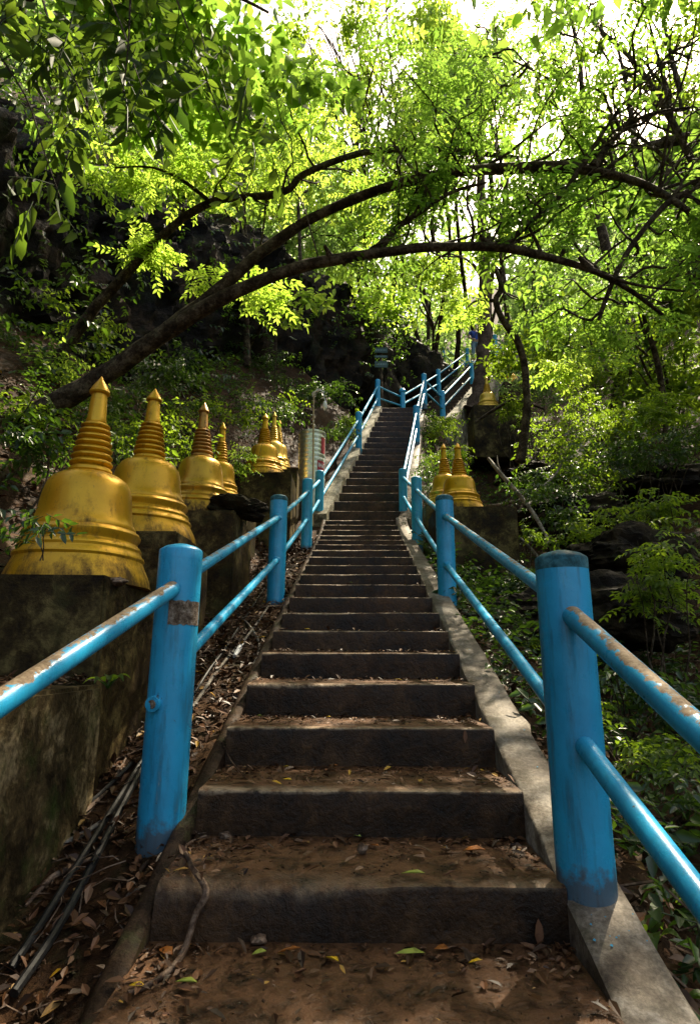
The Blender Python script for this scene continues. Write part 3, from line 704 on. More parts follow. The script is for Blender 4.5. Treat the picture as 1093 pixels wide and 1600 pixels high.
# ------------------------------------------------------------------ foliage system
def leaf_poly(L, W, fold=.25, bend=.15):
    """six points, two quads folded along the midrib; leaf grows along +Y"""
    return np.array([(0,0,0),(-W*.5,L*.32,W*fold),(-W*.36,L*.70,W*fold*.7-L*bend*.5),(0,L,-L*bend),(W*.36,L*.70,W*fold*.7-L*bend*.5),(W*.5,L*.32,W*fold)])
LQ = np.array([(0,3,2,1),(0,5,4,3)])
def rotm(ax, ay, az):
    return np.array((Matrix.Rotation(az,3,'Z') @ Matrix.Rotation(ax,3,'X') @ Matrix.Rotation(ay,3,'Y')))
def spray_template(kind, r_):
    """returns verts, quads, leaf id per vert (-1 twig)"""
    V = []; Q = []; I = []; n = 0; lid = 0
    def put(M3, t, P):
        nonlocal n, lid
        V.append(P @ M3.T + t); Q.append(LQ+n); I.append(np.full(6, lid)); n += 6; lid += 1
    if kind == 'pinnate':        # feathery leaf: leaflets in pairs along a drooping stalk
        k = 5; Ls = .36
        for i in range(k):
            t = (i+.8)/k; y = Ls*t; z = -.12*Ls*t*t*2
            for s_ in (-1, 1):
                L = .105*(1-.25*abs(t-.6))*r_.uniform(.85,1.15)
                put(rotm(r_.uniform(-.45,.1), r_.uniform(-.4,.4), -s_*r_.uniform(.8,1.15)), np.array((0,y,z)), leaf_poly(L, L*.40))
        put(rotm(-.3,0,r_.uniform(-.2,.2)), np.array((0,Ls,-.24*Ls)), leaf_poly(.11,.043))
        tw = [(0,0,0),(0,Ls*.5,-.03*Ls*2),(0,Ls,-.24*Ls)]; rad = .0022
    elif kind == 'simple':       # alternate leaves on a twig
        k = 7; Ls = .34
        for i in range(k):
            t = (i+.6)/k; s_ = 1 if i % 2 else -1; L = r_.uniform(.07,.12)
            put(rotm(r_.uniform(-.9,.1), r_.uniform(-.6,.6), -s_*r_.uniform(.5,1.2)), np.array((0,Ls*t,-.08*Ls*t)), leaf_poly(L, L*.46, .2, .2))
        tw = [(0,0,0),(0,Ls*.5,-.02),(0,Ls,-.03)]; rad = .003
    elif kind == 'clump':        # far crowns: tuft of leaves
        for i in range(9):
            d = r_.normal(0,1,3); d /= np.linalg.norm(d); L = r_.uniform(.10,.17)
            put(rotm(r_.uniform(-1.2,.4), r_.uniform(-.8,.8), r_.uniform(0,6.3)), d*r_.uniform(.05,.22), leaf_poly(L, L*.5))
        tw = None
    elif kind == 'big':          # large hanging leaves
        k = 6; Ls = .30
        for i in range(k):
            t = (i+.5)/k; s_ = 1 if i % 2 else -1; L = r_.uniform(.10,.14)
            put(rotm(r_.uniform(-1.5,-.7), r_.uniform(-.9,.9), -s_*r_.uniform(.2,1.0)), np.array((0,Ls*t,-.25*Ls*t*t)), leaf_poly(L, L*.42, .15, .1))
        tw = [(0,0,0),(0,Ls*.5,-.02),(0,Ls,-.07)]; rad = .003
    elif kind == 'fern':
        k = 11; Ls = .42
        for i in range(k):
            t = (i+.5)/k; y = Ls*t; z = .5*Ls*t-.55*Ls*t*t
            for s_ in (-1, 1):
                L = .13*math.sin(math.pi*(.12+.85*t))*r_.uniform(.9,1.1)
                put(rotm(r_.uniform(-.3,0), 0, -s_*1.15), np.array((0,y,z)), leaf_poly(L, L*.26, .1, .2))
        tw = [(0,0,0),(0,Ls*.5,.11*Ls),(0,Ls,-.05*Ls)]; rad = .002
    if tw is not None:
        o = np.array(tw); vv = []
        for p in o:
            for a in (0,2.09,4.19): vv.append(p+np.array((math.cos(a)*rad,0,math.sin(a)*rad)))
        V.append(np.array(vv)); q = []
        for i in range(2):
            for j in range(3): q.append((n+i*3+j, n+i*3+(j+1)%3, n+(i+1)*3+(j+1)%3, n+(i+1)*3+j))
        Q.append(np.array(q)); I.append(np.full(9, -1))
    return np.concatenate(V), np.concatenate(Q), np.concatenate(I)
TPL = {k: [spray_template(k, rng) for _ in range(5)] for k in ('pinnate','simple','clump','big','fern')}
NT = 0
GAPS = [(at(560,905,6),.10),(at(540,872,7),.12),(at(600,845,8.3),.14),(at(575,705,13.2),.25),(at(615,668,15),.3),(at(560,960,5),.07),(at(900,560,11),1.0),(at(620,470,17),1.2),(at(110,80,9.5),1.1),(at(230,190,13),1.3),(at(900,200,5.6),.8),(at(1000,330,5.4),.6),(at(380,270,13.5),1.1),(at(60,250,10),1.0),(at(760,150,6.2),.7),(at(900,380,6),.6),(at(120,120,2.6),.25),(at(330,200,2.6),.2),(at(300,265,7),.7),(at(450,210,7),.7),(at(430,440,6.6),.5),(at(240,385,7),.5),(at(560,300,7),.6),(at(1010,1490,1.55),.5),(at(800,1165,2.8),.20),(at(770,1100,3.1),.16),(at(740,1335,2.15),.03),(at(170,1215,2.7),.14),(at(520,1195,2.7),.01),
        (at(560,740,12.0),.45),(at(530,720,11.5),.4),(at(645,720,12.5),.4),(at(432,705,9.9),.36),(at(300,1080,3.4),.08),(at(290,960,2.3),.10),(at(490,835,9.2),.3),(at(120,800,2.7),.10),
        (at(700,600,17.8),.8),(at(720,570,20.5),.9),(at(590,850,8.6),.30),(at(560,790,10.3),.35),(at(600,760,11.5),.3),(at(960,1240,1.7),.06)]
def sun_gap(P, mg=.16):
    """openings carved in the leaves so shafts of sun reach chosen spots"""
    k = np.ones(len(P), bool); d = np.array(sd)
    for c, r in GAPS:
        v = P-np.array(c); t = v@d; q = np.linalg.norm(v-t[:,None]*d, axis=1); k &= ~((q < r*(1+.25*np.sin(P[:,0]*9))+mg) & (t > .6))
    return k
def foliage(name, mat, P, kind, scale, pitch=(-.5,.3), az=None, parent=None, tilt=.5, svar=.38, carve=True):
    """one mesh of sprays at points P; every spray has its own turn, size and leaf tints"""
    global NT
    P = np.asarray(P, float)
    if carve: P = P[sun_gap(P, (.30 if kind == 'clump' else .18)*scale)]
    n = len(P)
    az = rng.uniform(0, 2*math.pi, n) if az is None else az
    pi_ = rng.uniform(pitch[0], pitch[1], n); ro = rng.normal(0, tilt, n)
    sc = scale*rng.uniform(1-svar, 1+svar, n)
    ca, sa, cp, sp_, cr, sr = np.cos(az), np.sin(az), np.cos(pi_), np.sin(pi_), np.cos(ro), np.sin(ro)
    Rz = np.zeros((n,3,3)); Rz[:,0,0]=ca; Rz[:,0,1]=-sa; Rz[:,1,0]=sa; Rz[:,1,1]=ca; Rz[:,2,2]=1
    Rx = np.zeros((n,3,3)); Rx[:,0,0]=1; Rx[:,1,1]=cp; Rx[:,1,2]=-sp_; Rx[:,2,1]=sp_; Rx[:,2,2]=cp
    Ry = np.zeros((n,3,3)); Ry[:,0,0]=cr; Ry[:,0,2]=sr; Ry[:,1,1]=1; Ry[:,2,0]=-sr; Ry[:,2,2]=cr
    Rm = Rz@Rx@Ry; tid = rng.integers(0, 5, n)
    VV=[]; QQ=[]; AA=[]; off=0
    for t in range(5):
        idx = np.where(tid == t)[0]
        if not len(idx): continue
        v, q, li = TPL[kind][t]
        w_ = np.einsum('nij,kj->nki', Rm[idx], v)*sc[idx,None,None]+P[idx,None,:]
        nl = li.max()+2; rv = np.clip(rng.uniform(0,.55,(len(idx),nl))+rng.uniform(0,.45,(len(idx),1)), 0, 1)
        a = rv[:, li]; a[:, li < 0] = 0
        VV.append(w_.reshape(-1,3)); AA.append(a.reshape(-1))
        QQ.append((q[None]+off+(np.arange(len(idx))*len(v))[:,None,None]).reshape(-1,4)); off += len(idx)*len(v)
    VV=np.concatenate(VV).astype(np.float32); QQ=np.concatenate(QQ).astype(np.int32); AA=np.concatenate(AA).astype(np.float32)
    me = bpy.data.meshes.new(name); me.vertices.add(len(VV)); me.loops.add(QQ.size); me.polygons.add(len(QQ))
    me.vertices.foreach_set('co', VV.ravel()); me.loops.foreach_set('vertex_index', QQ.ravel())
    me.polygons.foreach_set('loop_start', np.arange(0, QQ.size, 4, dtype=np.int32))
    at_ = me.attributes.new('rnd', 'FLOAT', 'POINT'); at_.data.foreach_set('value', AA)
    me.update(calc_edges=True); me.materials.append(mat); NT += len(QQ)*2
    o = bpy.data.objects.new(name, me); COL.objects.link(o)
    if parent: o.parent = parent
    return o
def blob(c, r, n, shell=.35, lump=.35):
    """points in an uneven ellipsoid, clumped, denser to the outside"""
    c = np.array(c); r = np.array(r) if hasattr(r, '__len__') else np.array((r,r,r))
    nc = max(3, n//26); d = rng.normal(0,1,(nc,3)); d /= np.linalg.norm(d,axis=1)[:,None]
    cc = d*(rng.uniform(shell,1,(nc,1)))
    k = rng.integers(0, nc, n); P = cc[k]+rng.normal(0, lump*.5, (n,3))*rng.uniform(.5,1.2,(nc,1))[k]
    return P*r+c
def wig(a, b, n=8, amp=.12, sag=0.0):
    a, b = Vector(a), Vector(b); L = (b-a).length; s_ = rng.random()*50; out = []
    for i in range(n+1):
        t = i/n; p = a.lerp(b, t); w_ = math.sin(math.pi*t)*amp*L
        out.append(p+Vector((noise.noise(Vector((t*2.3, s_, 0))), noise.noise(Vector((t*2.3, s_, 9))), noise.noise(Vector((t*2.3, s_, 19)))))*w_*1.6+Vector((0,0,-sag*L*math.sin(math.pi*t))))
    return out
def smooth(pts, k=4):
    pts = [Vector(p) for p in pts]; out = []
    for i in range(len(pts)-1):
        p0, p1, p2, p3_ = pts[max(i-1,0)], pts[i], pts[i+1], pts[min(i+2, len(pts)-1)]
        for j in range(k):
            t = j/k; out.append(.5*((2*p1)+(p2-p0)*t+(2*p0-5*p1+4*p2-p3_)*t*t+(3*p1-p0-3*p2+p3_)*t**3))
    out.append(pts[-1]); return out
def limb(mb, pts, r, n=10, wob=.25):
    P = smooth(pts); k = len(P); m_ = len(r); rad = [float(np.interp(i/(k-1), np.linspace(0,1,m_), r)) for i in range(k)]
    for i in range(1, k-1): P[i] = P[i]+Vector((noise.noise(P[i]*2.2), 0, noise.noise(P[i]*2.2+Vector((5,5,5)))))*rad[i]*.35
    mb.tube(P, rad, n, wob=wob); return P
def crown_part(t, leaf, groups, kind, scale, **kw):
    P = np.concatenate([blob(*g_) for g_ in groups]); return foliage('crown', leaf, P, kind, scale, parent=t, **kw)
def A(px, py, Y): return tuple(at(px, py, Y))

# ---------------- the arching trees over the stairs
def arching(label, mainpts, mainr, branches, crowns, leaf, kind, scale, twigs, group='trees arching over the stairs', **kw):
    t = empty('arching_tree', (0,0,0)); tag(t, label, 'tree', group)
    g = MB(); lines = [limb(g, [A(*p) for p in mainpts], mainr, 14)]
    for _ in range(9):
        i_ = int(rng.integers(3, len(lines[0])-6)); p_ = lines[0][i_]; d_ = Vector((rng.normal(0,.5), rng.normal(0,.5), rng.uniform(-.2,1))).normalized(); r_ = mainr[0]*.32
        g.tube([p_, p_+d_*r_*2.2, p_+d_*r_*3.4], [r_*.9, r_*.55, r_*.38], 8, wob=.4)
    g.build('trunk', M['bark'], t, sharp=60)
    for pts, r in branches:
        g = MB(); lines.append(limb(g, [A(*p) for p in pts], r, 9)); g.build('branch', M['bark'], t, sharp=60)
    g = MB(); tips = []
    for (i, t0, t1, n_, dmin, dmax, L0, L1) in twigs:      # thin branches off limb i
        ln = lines[i]
        for _ in range(n_):
            p = ln[int(rng.uniform(t0, t1)*(len(ln)-1))]; d = Vector((rng.uniform(dmin[0], dmax[0]), rng.uniform(dmin[1], dmax[1]), rng.uniform(dmin[2], dmax[2]))).normalized()
            L = rng.uniform(L0, L1); q = p+d*L; W_ = wig(p, q, 9, .16, -.06); r0 = rng.uniform(.008, .020)
            g.tube(W_, [lerp(r0, .003, j/9) for j in range(10)], 5)
            for j in range(3):
                a = W_[rng.integers(3, 9)]; e = a+Vector(rng.normal(0,1,3)).normalized()*L*.35+d*L*.2; w2 = wig(a, e, 6, .2); g.tube(w2, [lerp(.006,.002,s__/6) for s__ in range(7)], 4); tips += w2[2:]
            tips += W_[4:]
    if twigs:
        o = g.build('twigs', M['bark'], t, sharp=60); o['kind'] = 'stuff'
    P = [blob(*c_) for c_ in crowns]
    if tips:
        T = np.array([tuple(p) for p in tips]); T = T[rng.random(len(T)) < .55]; P.append(T+rng.normal(0,.05,T.shape))
    foliage('crown', leaf, np.concatenate(P), kind, scale, parent=t, **kw)
    return t
K = 1.0
arching('thick arching tree whose lower limb spans the stairs from left bank to right edge',
    [(20,690,6.2),(62,648,6.0),(160,588,5.9),(280,505,5.7),(400,442,5.5),(480,415,5.4),(560,400,5.3),(680,386,5.2),(790,388,5.1),(900,414,5.0),(970,445,4.95),(1035,492,4.9)],
    [.15,.13,.102,.085,.066,.058,.051,.046,.043,.032,.024,.012],
    [([(262,515,5.72),(330,462,5.8),(430,378,5.8),(500,335,5.7),(600,294,5.5),(720,268,5.3),(850,262,5.1),(940,270,5.0),(1010,290,4.9),(1075,330,4.8)], [.085,.075,.062,.055,.05,.052,.058,.045,.034,.03]),
     ([(575,400,5.3),(600,378,5.3),(622,355,5.35),(665,325,5.4),(705,300,5.4),(760,285,5.3)], [.045,.04,.03,.025,.02,.012]),
     ([(786,386,5.1),(830,345,5.0),(880,300,5.0),(935,215,4.9),(990,140,4.8),(1060,70,4.7)], [.03,.026,.022,.018,.014,.008]),
     ([(925,262,5.0),(945,232,5.0),(970,205,5.0),(1010,180,4.9),(1075,168,4.8)], [.05,.035,.022,.018,.012]),
     ([(900,414,5.0),(960,436,4.9),(1010,448,4.8),(1070,455,4.7)], [.018,.015,.012,.008]),
     ([(1075,300,4.8),(1040,318,4.85),(1000,365,4.9),(962,425,4.95),(935,500,5.1)], [.03,.03,.028,.025,.018])],
    [(A(900,150,5.6),(1.5,1.3,1.2),130,.2), (A(1010,330,5.4),(1.0,1.2,.8),60,.2), (A(760,190,6.2),(1.4,1.3,1.0),110,.2), (A(650,350,6.3),(1.0,1.0,.5),80,.1), (A(900,350,6.0),(1.1,1.0,.5),60,.2),
     (A(870,470,5.6),(1.0,.7,.35),60,.1), (A(640,120,6.0),(1.3,1.3,.8),120,.2)],
    M['leaf_arch'], 'pinnate', .74,
    [(1,.45,1,46,(-.3,-.3,.1),(1,.6,1),.7,1.9), (0,.45,1,22,(-.2,-.3,-.1),(1,.5,1),.5,1.4), (3,.1,1,22,(-.2,-.4,-.1),(1,.5,.8),.5,1.3), (4,.2,1,14,(-.2,-.4,.1),(1,.5,.8),.5,1.2), (2,.3,1,10,(-.4,-.3,.1),(.6,.4,1),.4,1.0), (6,0,1,10,(-.6,-.3,-.6),(.8,.4,.6),.4,.9)])
arching('slender arching tree, uppermost of the three bows over the left stupas',
    [(30,640,7.4),(80,575,7.2),(150,480,7.0),(250,372,6.8),(330,317,6.7),(440,302,6.6),(475,272,6.5),(560,240,6.4),(650,232,6.3),(740,240,6.2),(810,246,6.0)],
    [.09,.08,.065,.055,.048,.045,.04,.04,.04,.036,.02],
    [([(330,317,6.7),(290,285,6.7),(240,262,6.6),(180,262,6.5)], [.03,.022,.015,.008]),
     ([(742,240,6.2),(762,262,6.0),(768,290,5.9),(764,312,5.9)], [.035,.03,.025,.015]),
     ([(735,238,6.2),(745,215,6.1),(742,196,6.1)], [.028,.02,.012])],
    [(A(300,265,7.0),(1.4,.9,.75),260,.1), (A(480,190,7.0),(1.3,1.0,.7),230,.1), (A(240,385,7.0),(.8,.7,.5),120,.1), (A(430,440,6.6),(.65,.6,.28),48,.1), (A(150,230,6.6),(.9,.8,.45),70,.1), (A(330,440,6.9),(.35,.4,.25),22,.1),(A(560,330,7.2),(1.2,.8,.5),90,.1)],
    M['leaf_yellow'], 'pinnate', .72, [(0,.3,.95,20,(-.7,-.4,-.4),(.7,.4,1),.5,1.2)])
arching('young tree leaning right whose high twigs fill the upper right corner',
    [(1250,760,6.0),(1200,560,6.0),(1130,400,6.0),(1080,250,6.0),(1000,110,6.0),(930,40,6.2),(860,-40,6.3)], [.08,.07,.06,.045,.03,.02,.01],
    [([(1100,300,6.0),(1000,215,6.1),(900,150,6.2),(800,95,6.3),(720,90,6.4)], [.03,.022,.016,.012,.008]), ([(1050,190,6.0),(1020,60,5.8),(990,-40,5.6)], [.025,.015,.01])],
    [(A(950,70,6.5),(1.6,1.2,.9),80,.1), (A(780,60,7.0),(1.3,1.2,.8),60,.1), (A(1060,200,6.5),(.9,1.0,1.2),60,.1), (A(960,520,7.0),(1.2,.9,.6),90,.1)],
    M['leaf_arch'], 'pinnate', .76, [(0,.3,1,20,(-1,-.5,-.2),(.3,.4,1),.6,1.6), (1,.1,1,18,(-.8,-.5,-.4),(.4,.4,1),.5,1.4)])

# near dark leaves hanging into the top left of the view
t = empty('overhanging_tree', (0,0,0)); tag(t, 'close overhanging branch with large dark leaves in the top left corner', 'tree', None)
g = MB(); limb(g, [A(-140,420,2.6), A(-60,150,2.5), A(40,0,2.4), A(160,-50,2.3), A(330,-20,2.4), A(420,20,2.5)], [.03,.025,.02,.015,.01,.006], 8)
for q in ([(60,-20,2.4),(90,70,2.3),(130,150,2.3),(170,260,2.3)], [(150,-50,2.3),(190,40,2.2),(220,130,2.2),(262,210,2.25)], [(260,-40,2.35),(300,60,2.4),(340,170,2.5),(400,300,2.6)], [(-20,60,2.4),(40,150,2.3),(70,240,2.3),(95,310,2.3)], [(205,-20,2.0),(200,80,2.0),(192,145,2.0)]):
    limb(g, [A(*p) for p in q], [.006,.004,.003,.002], 5)
g.build('trunk', M['bark'], t)
P = []
for (px, py, n_, sx, sy) in ((60,90,15,50,60), (130,80,22,60,60), (230,90,22,60,60), (300,110,14,40,60), (90,200,10,40,40), (350,150,9,40,60), (385,270,9,35,60), (60,330,5,25,40), (200,170,8,50,40), (40,30,10,40,40), (240,20,12,80,30)):
    for _ in range(n_): P.append(A(px+rng.normal(0, sx*.6), py+rng.normal(0, sy*.6)-20, rng.uniform(2.1,3.0)))
foliage('crown', M['leaf_near'], P, 'big', .80, (-1.3,-.3), parent=t, tilt=.8)

# tree added above and behind the view to shade the lower steps
t = empty('shade_tree', (0,0,0)); tag(t, 'broad tree added above the foot of the stairs for shade, its crown meeting the arching limbs', 'tree')
g = MB(); limb(g, [(-4.6,-1.6,H(-4.6,-1.6)-.3), (-4.3,-1.2,2), (-3.4,-.4,4.4), (-1.5,.8,6.0), (1.2,2,6.7)], [.2,.17,.13,.09,.04], 12); g.build('trunk', M['bark'], t)
P = np.concatenate([blob((0,3.4,6.6),(4.6,3.4,.8),620,.0), blob((-2.5,5.5,7.0),(2.4,2.4,.7),240,.0), blob((3,6.8,7.6),(3,2.5,.8),200,.0), blob((.2,2.6,6.2),(2.6,2.2,.5),420,.0)])
foliage('crown', M['leaf_arch'], P, 'clump', 1.5, parent=t)
t = empty('shade_tree', (0,0,0)); tag(t, 'big tree added beyond the right border to shade the right slope', 'tree')  # added mostly out of view so its crown keeps sun off the slope
g = MB(); limb(g, [(9.5,5,H(9.5,5)-.3), (9.2,5.5,4), (8.4,6.5,7), (6.8,8,8.6), (5,9,9)], [.3,.25,.2,.14,.05], 12); g.build('trunk', M['bark'], t)
P = np.concatenate([blob((5.2,6.0,7.2),(2.9,3.6,.9),620,.0), blob((6.2,11,9.6),(3,3.6,1.0),420,.0), blob((7.5,8,8),(2.5,3,1.2),260,.0)])
foliage('crown', M['leaf_arch'], P, 'clump', 1.5, parent=t)
# ---------------- trees standing further back
def tree(label, name, trunk, tr, bark, crowns, leaf, kind, scale, group=None, branches=(), **kw):
    t = empty(name, (0,0,0)); tag(t, label, 'tree', group)
    g = MB(); limb(g, trunk, tr, 12 if tr[0] > .1 else 8); g.build('trunk', bark, t, sharp=60)
    for pts, r in branches:
        g = MB(); limb(g, pts, r, 7); g.build('branch', bark, t, sharp=60)
    if crowns: crown_part(t, leaf, crowns, kind, scale, **kw)
    return t
tb = at(742, 640, 18.6)
tree('tall straight reddish-brown trunk beside the upper flight of stairs', 'tall_tree',
     [tuple(at(741,648,18.6)), tuple(at(749,615,18.6)), tuple(at(755,560,18.6)), tuple(at(756,500,18.6)), tuple(at(755,430,18.7)), tuple(at(752,330,19)), tuple(at(750,200,19.5)), tuple(at(748,60,20))],
     [.46,.30,.235,.215,.20,.17,.14,.08], M['bark_red'],
     [(A(750,150,19.5),(3.2,3,2.2),330,.2), (A(700,400,19.0),(2.0,1.6,.8),120,.1)], M['leaf_far'], 'clump', 1.35,
     branches=[([A(755,440,18.7), A(735,410,18.4), A(700,395,18)], [.07,.05,.02]), ([A(752,330,19), A(790,280,19), A(840,250,19)], [.08,.05,.02])])
tree('thin crooked tree bending in front of the slope right of the tall trunk', 'crooked_tree',
     [A(812,722,9.0), A(820,680,9.0), A(822,620,9.0), A(819,570,9.0), A(806,530,8.9), A(785,500,8.8), A(773,470,8.7), A(782,452,8.6), A(777,430,8.5), A(768,412,8.4)],
     [.085,.068,.062,.062,.058,.052,.046,.042,.036,.02], M['bark'], [(A(870,560,9.3),(.9,.8,.45),60,.1), (A(720,480,8.9),(.9,.7,.35),60,.1)], M['leaf_yellow'], 'pinnate', .95,
     branches=[([A(773,470,8.7), A(755,468,8.6), A(740,472,8.5), A(728,482,8.4)], [.03,.025,.018,.008]), ([A(781,450,8.6), A(800,466,8.7), A(830,470,8.8)], [.018,.012,.006])])

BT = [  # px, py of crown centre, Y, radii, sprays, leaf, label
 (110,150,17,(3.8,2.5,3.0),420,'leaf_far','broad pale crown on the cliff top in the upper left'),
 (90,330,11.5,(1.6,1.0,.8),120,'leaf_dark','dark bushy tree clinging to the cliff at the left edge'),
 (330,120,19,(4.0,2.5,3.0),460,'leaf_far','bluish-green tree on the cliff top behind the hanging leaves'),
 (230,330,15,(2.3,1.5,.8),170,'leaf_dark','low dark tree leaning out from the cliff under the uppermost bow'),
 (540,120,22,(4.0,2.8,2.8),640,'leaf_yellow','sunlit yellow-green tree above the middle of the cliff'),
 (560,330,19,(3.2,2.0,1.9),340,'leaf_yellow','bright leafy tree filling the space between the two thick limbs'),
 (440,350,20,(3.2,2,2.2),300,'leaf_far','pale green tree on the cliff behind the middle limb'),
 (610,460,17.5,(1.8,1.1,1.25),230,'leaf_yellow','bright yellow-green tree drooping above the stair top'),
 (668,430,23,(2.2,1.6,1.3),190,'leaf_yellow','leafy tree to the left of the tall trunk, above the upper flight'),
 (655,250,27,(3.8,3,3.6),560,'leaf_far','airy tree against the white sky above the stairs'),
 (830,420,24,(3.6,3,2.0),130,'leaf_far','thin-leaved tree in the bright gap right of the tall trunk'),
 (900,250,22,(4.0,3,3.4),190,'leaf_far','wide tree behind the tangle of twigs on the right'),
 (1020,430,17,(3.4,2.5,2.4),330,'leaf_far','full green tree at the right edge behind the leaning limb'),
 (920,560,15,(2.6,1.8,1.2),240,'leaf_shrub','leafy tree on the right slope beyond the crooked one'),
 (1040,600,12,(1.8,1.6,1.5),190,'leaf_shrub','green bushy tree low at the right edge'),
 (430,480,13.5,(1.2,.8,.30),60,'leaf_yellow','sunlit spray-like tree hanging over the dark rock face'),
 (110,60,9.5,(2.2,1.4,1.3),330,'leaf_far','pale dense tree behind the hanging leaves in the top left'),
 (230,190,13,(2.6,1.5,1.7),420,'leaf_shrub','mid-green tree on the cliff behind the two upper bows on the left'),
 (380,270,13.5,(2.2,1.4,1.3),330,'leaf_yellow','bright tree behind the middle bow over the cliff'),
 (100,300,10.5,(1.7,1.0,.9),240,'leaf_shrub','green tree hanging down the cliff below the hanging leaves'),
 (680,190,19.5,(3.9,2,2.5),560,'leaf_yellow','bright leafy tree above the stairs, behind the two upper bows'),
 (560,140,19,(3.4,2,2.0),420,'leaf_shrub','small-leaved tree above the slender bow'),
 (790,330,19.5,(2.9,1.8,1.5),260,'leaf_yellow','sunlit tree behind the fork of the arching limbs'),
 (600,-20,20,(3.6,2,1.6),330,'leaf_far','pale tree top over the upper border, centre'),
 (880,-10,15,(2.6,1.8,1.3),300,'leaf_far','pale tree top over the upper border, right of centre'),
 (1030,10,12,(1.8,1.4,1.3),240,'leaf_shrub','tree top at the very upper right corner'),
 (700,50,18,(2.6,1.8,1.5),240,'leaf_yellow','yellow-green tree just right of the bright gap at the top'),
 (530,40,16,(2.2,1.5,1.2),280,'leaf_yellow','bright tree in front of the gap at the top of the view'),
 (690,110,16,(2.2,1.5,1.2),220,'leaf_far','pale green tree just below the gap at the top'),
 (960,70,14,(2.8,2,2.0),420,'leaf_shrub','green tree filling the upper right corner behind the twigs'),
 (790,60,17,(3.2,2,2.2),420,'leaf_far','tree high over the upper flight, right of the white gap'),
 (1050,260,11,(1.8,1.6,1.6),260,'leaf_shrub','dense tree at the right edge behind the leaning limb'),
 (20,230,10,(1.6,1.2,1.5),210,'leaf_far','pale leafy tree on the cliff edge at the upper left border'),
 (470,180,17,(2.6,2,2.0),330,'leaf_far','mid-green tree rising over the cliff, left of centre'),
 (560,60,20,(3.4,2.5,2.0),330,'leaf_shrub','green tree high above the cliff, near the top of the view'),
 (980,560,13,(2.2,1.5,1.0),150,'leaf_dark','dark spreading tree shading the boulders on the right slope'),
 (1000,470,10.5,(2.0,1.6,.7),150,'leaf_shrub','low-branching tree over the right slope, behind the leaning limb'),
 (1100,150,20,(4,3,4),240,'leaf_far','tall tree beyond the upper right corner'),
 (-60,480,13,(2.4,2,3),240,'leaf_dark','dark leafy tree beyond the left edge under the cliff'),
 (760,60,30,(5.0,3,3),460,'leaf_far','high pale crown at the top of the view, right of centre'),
]
for (px, py, Y, r, n_, lf, lab) in BT:
    c = at(px, py, Y); gz = H(c.x, c.y+r[1]*.3); rt = Vector((c.x+.3, c.y+r[1]*.3, min(gz, c.z-.4)-.2)); hh = c.z-rt.z
    if 'drooping' in lab or 'spray-like' in lab: rt = c+Vector((-1.3, 2.2, -.9))
    if abs(c.x) < 3.4 and Y < 17 and 'drooping' not in lab and c.x > -1.2: rt = Vector((XR(Y)+2.6+.4*c.x, Y+1.2, H(XR(Y)+2.6+.4*c.x, Y+1.2)-.2))
    if -.5 < rt.x < 6.5 and 15.5 < rt.y < 27: rt = Vector((rt.x+.8, 28.0, H(rt.x+.8, 28.0)-.2))
    tk = .5 if Y >= 16 else .8
    br = []
    for q in range(5):
        e = c+Vector((rng.uniform(-.75,.75)*r[0], rng.uniform(-.4,.6)*r[1], rng.uniform(-.3,.8)*r[2])); s_ = rt.lerp(c, rng.uniform(.55,.95))
        br.append((wig(s_, e, 4, .15), [.022*Y/9, .018*Y/9, .008*Y/9]))
    tree(lab, 'leafy_tree', wig(rt, c+Vector((0,0,r[2]*.3)), 5, .06), [(.06+.012*hh)*tk, (.05+.008*hh)*tk, .03*tk], M['bark'],
         [(tuple(c), r, n_, .15, .45)], M[lf], 'clump', .8+.028*Y, 'trees on the hill around the stairs', branches=br)

# distant woods: one mass nobody could count, on the hill behind
P = []
for _ in range(9000):
    az = rng.uniform(-52, 46); Y = rng.uniform(27, 46); x = math.tan(R(az))*Y*.85
    z = H(x, Y)+rng.uniform(-.5, 12.5)*(1-.25*rng.random())
    if .205 < x/Y < .29 and rng.random() < .85: continue
    gap = noise.noise(Vector((x*.16, z*.16, 3)))
    if gap < -.12 and x > -6: continue
    P.append((x, Y, z))
o = foliage('distant_woods', M['leaf_far'], P, 'clump', 3.4); tag(o, 'mass of pale green woods on the hill behind the stairs', 'woods', kind='stuff')

# ------------------------------------------------------------------ shrubs and plants
def shrub(label, px, py, Y, r, n_, leaf, kind='simple', scale=.6, name='shrub', group='shrubs beside the stairs', zoff=None, stems=5, **kw):
    c = at(px, py, Y); t = empty(name, (0,0,0)); tag(t, label, 'shrub' if name == 'shrub' else 'plant', group)
    b = Vector((c.x, c.y, min(H(c.x, c.y)-.03, c.z-r[2]*.4) if zoff is None else c.z+zoff))
    g = MB()
    for _ in range(stems):
        e = c+Vector((rng.uniform(-.7,.7)*r[0], rng.uniform(-.7,.7)*r[1], rng.uniform(.1,.9)*r[2])); L = (e-b).length
        g.tube(wig(b+Vector((rng.uniform(-.1,.1)*r[0], rng.uniform(-.1,.1)*r[1], 0)), e, 6, .08), [lerp((.006+.005*L) if name == 'shrub' else .0022, .0015, j/6) for j in range(7)], 5)
    g.build('stem', M['bark'], t)
    foliage('foliage', leaf, blob(tuple(c), r, n_, .1, .5), kind, scale, parent=t, **kw); return t
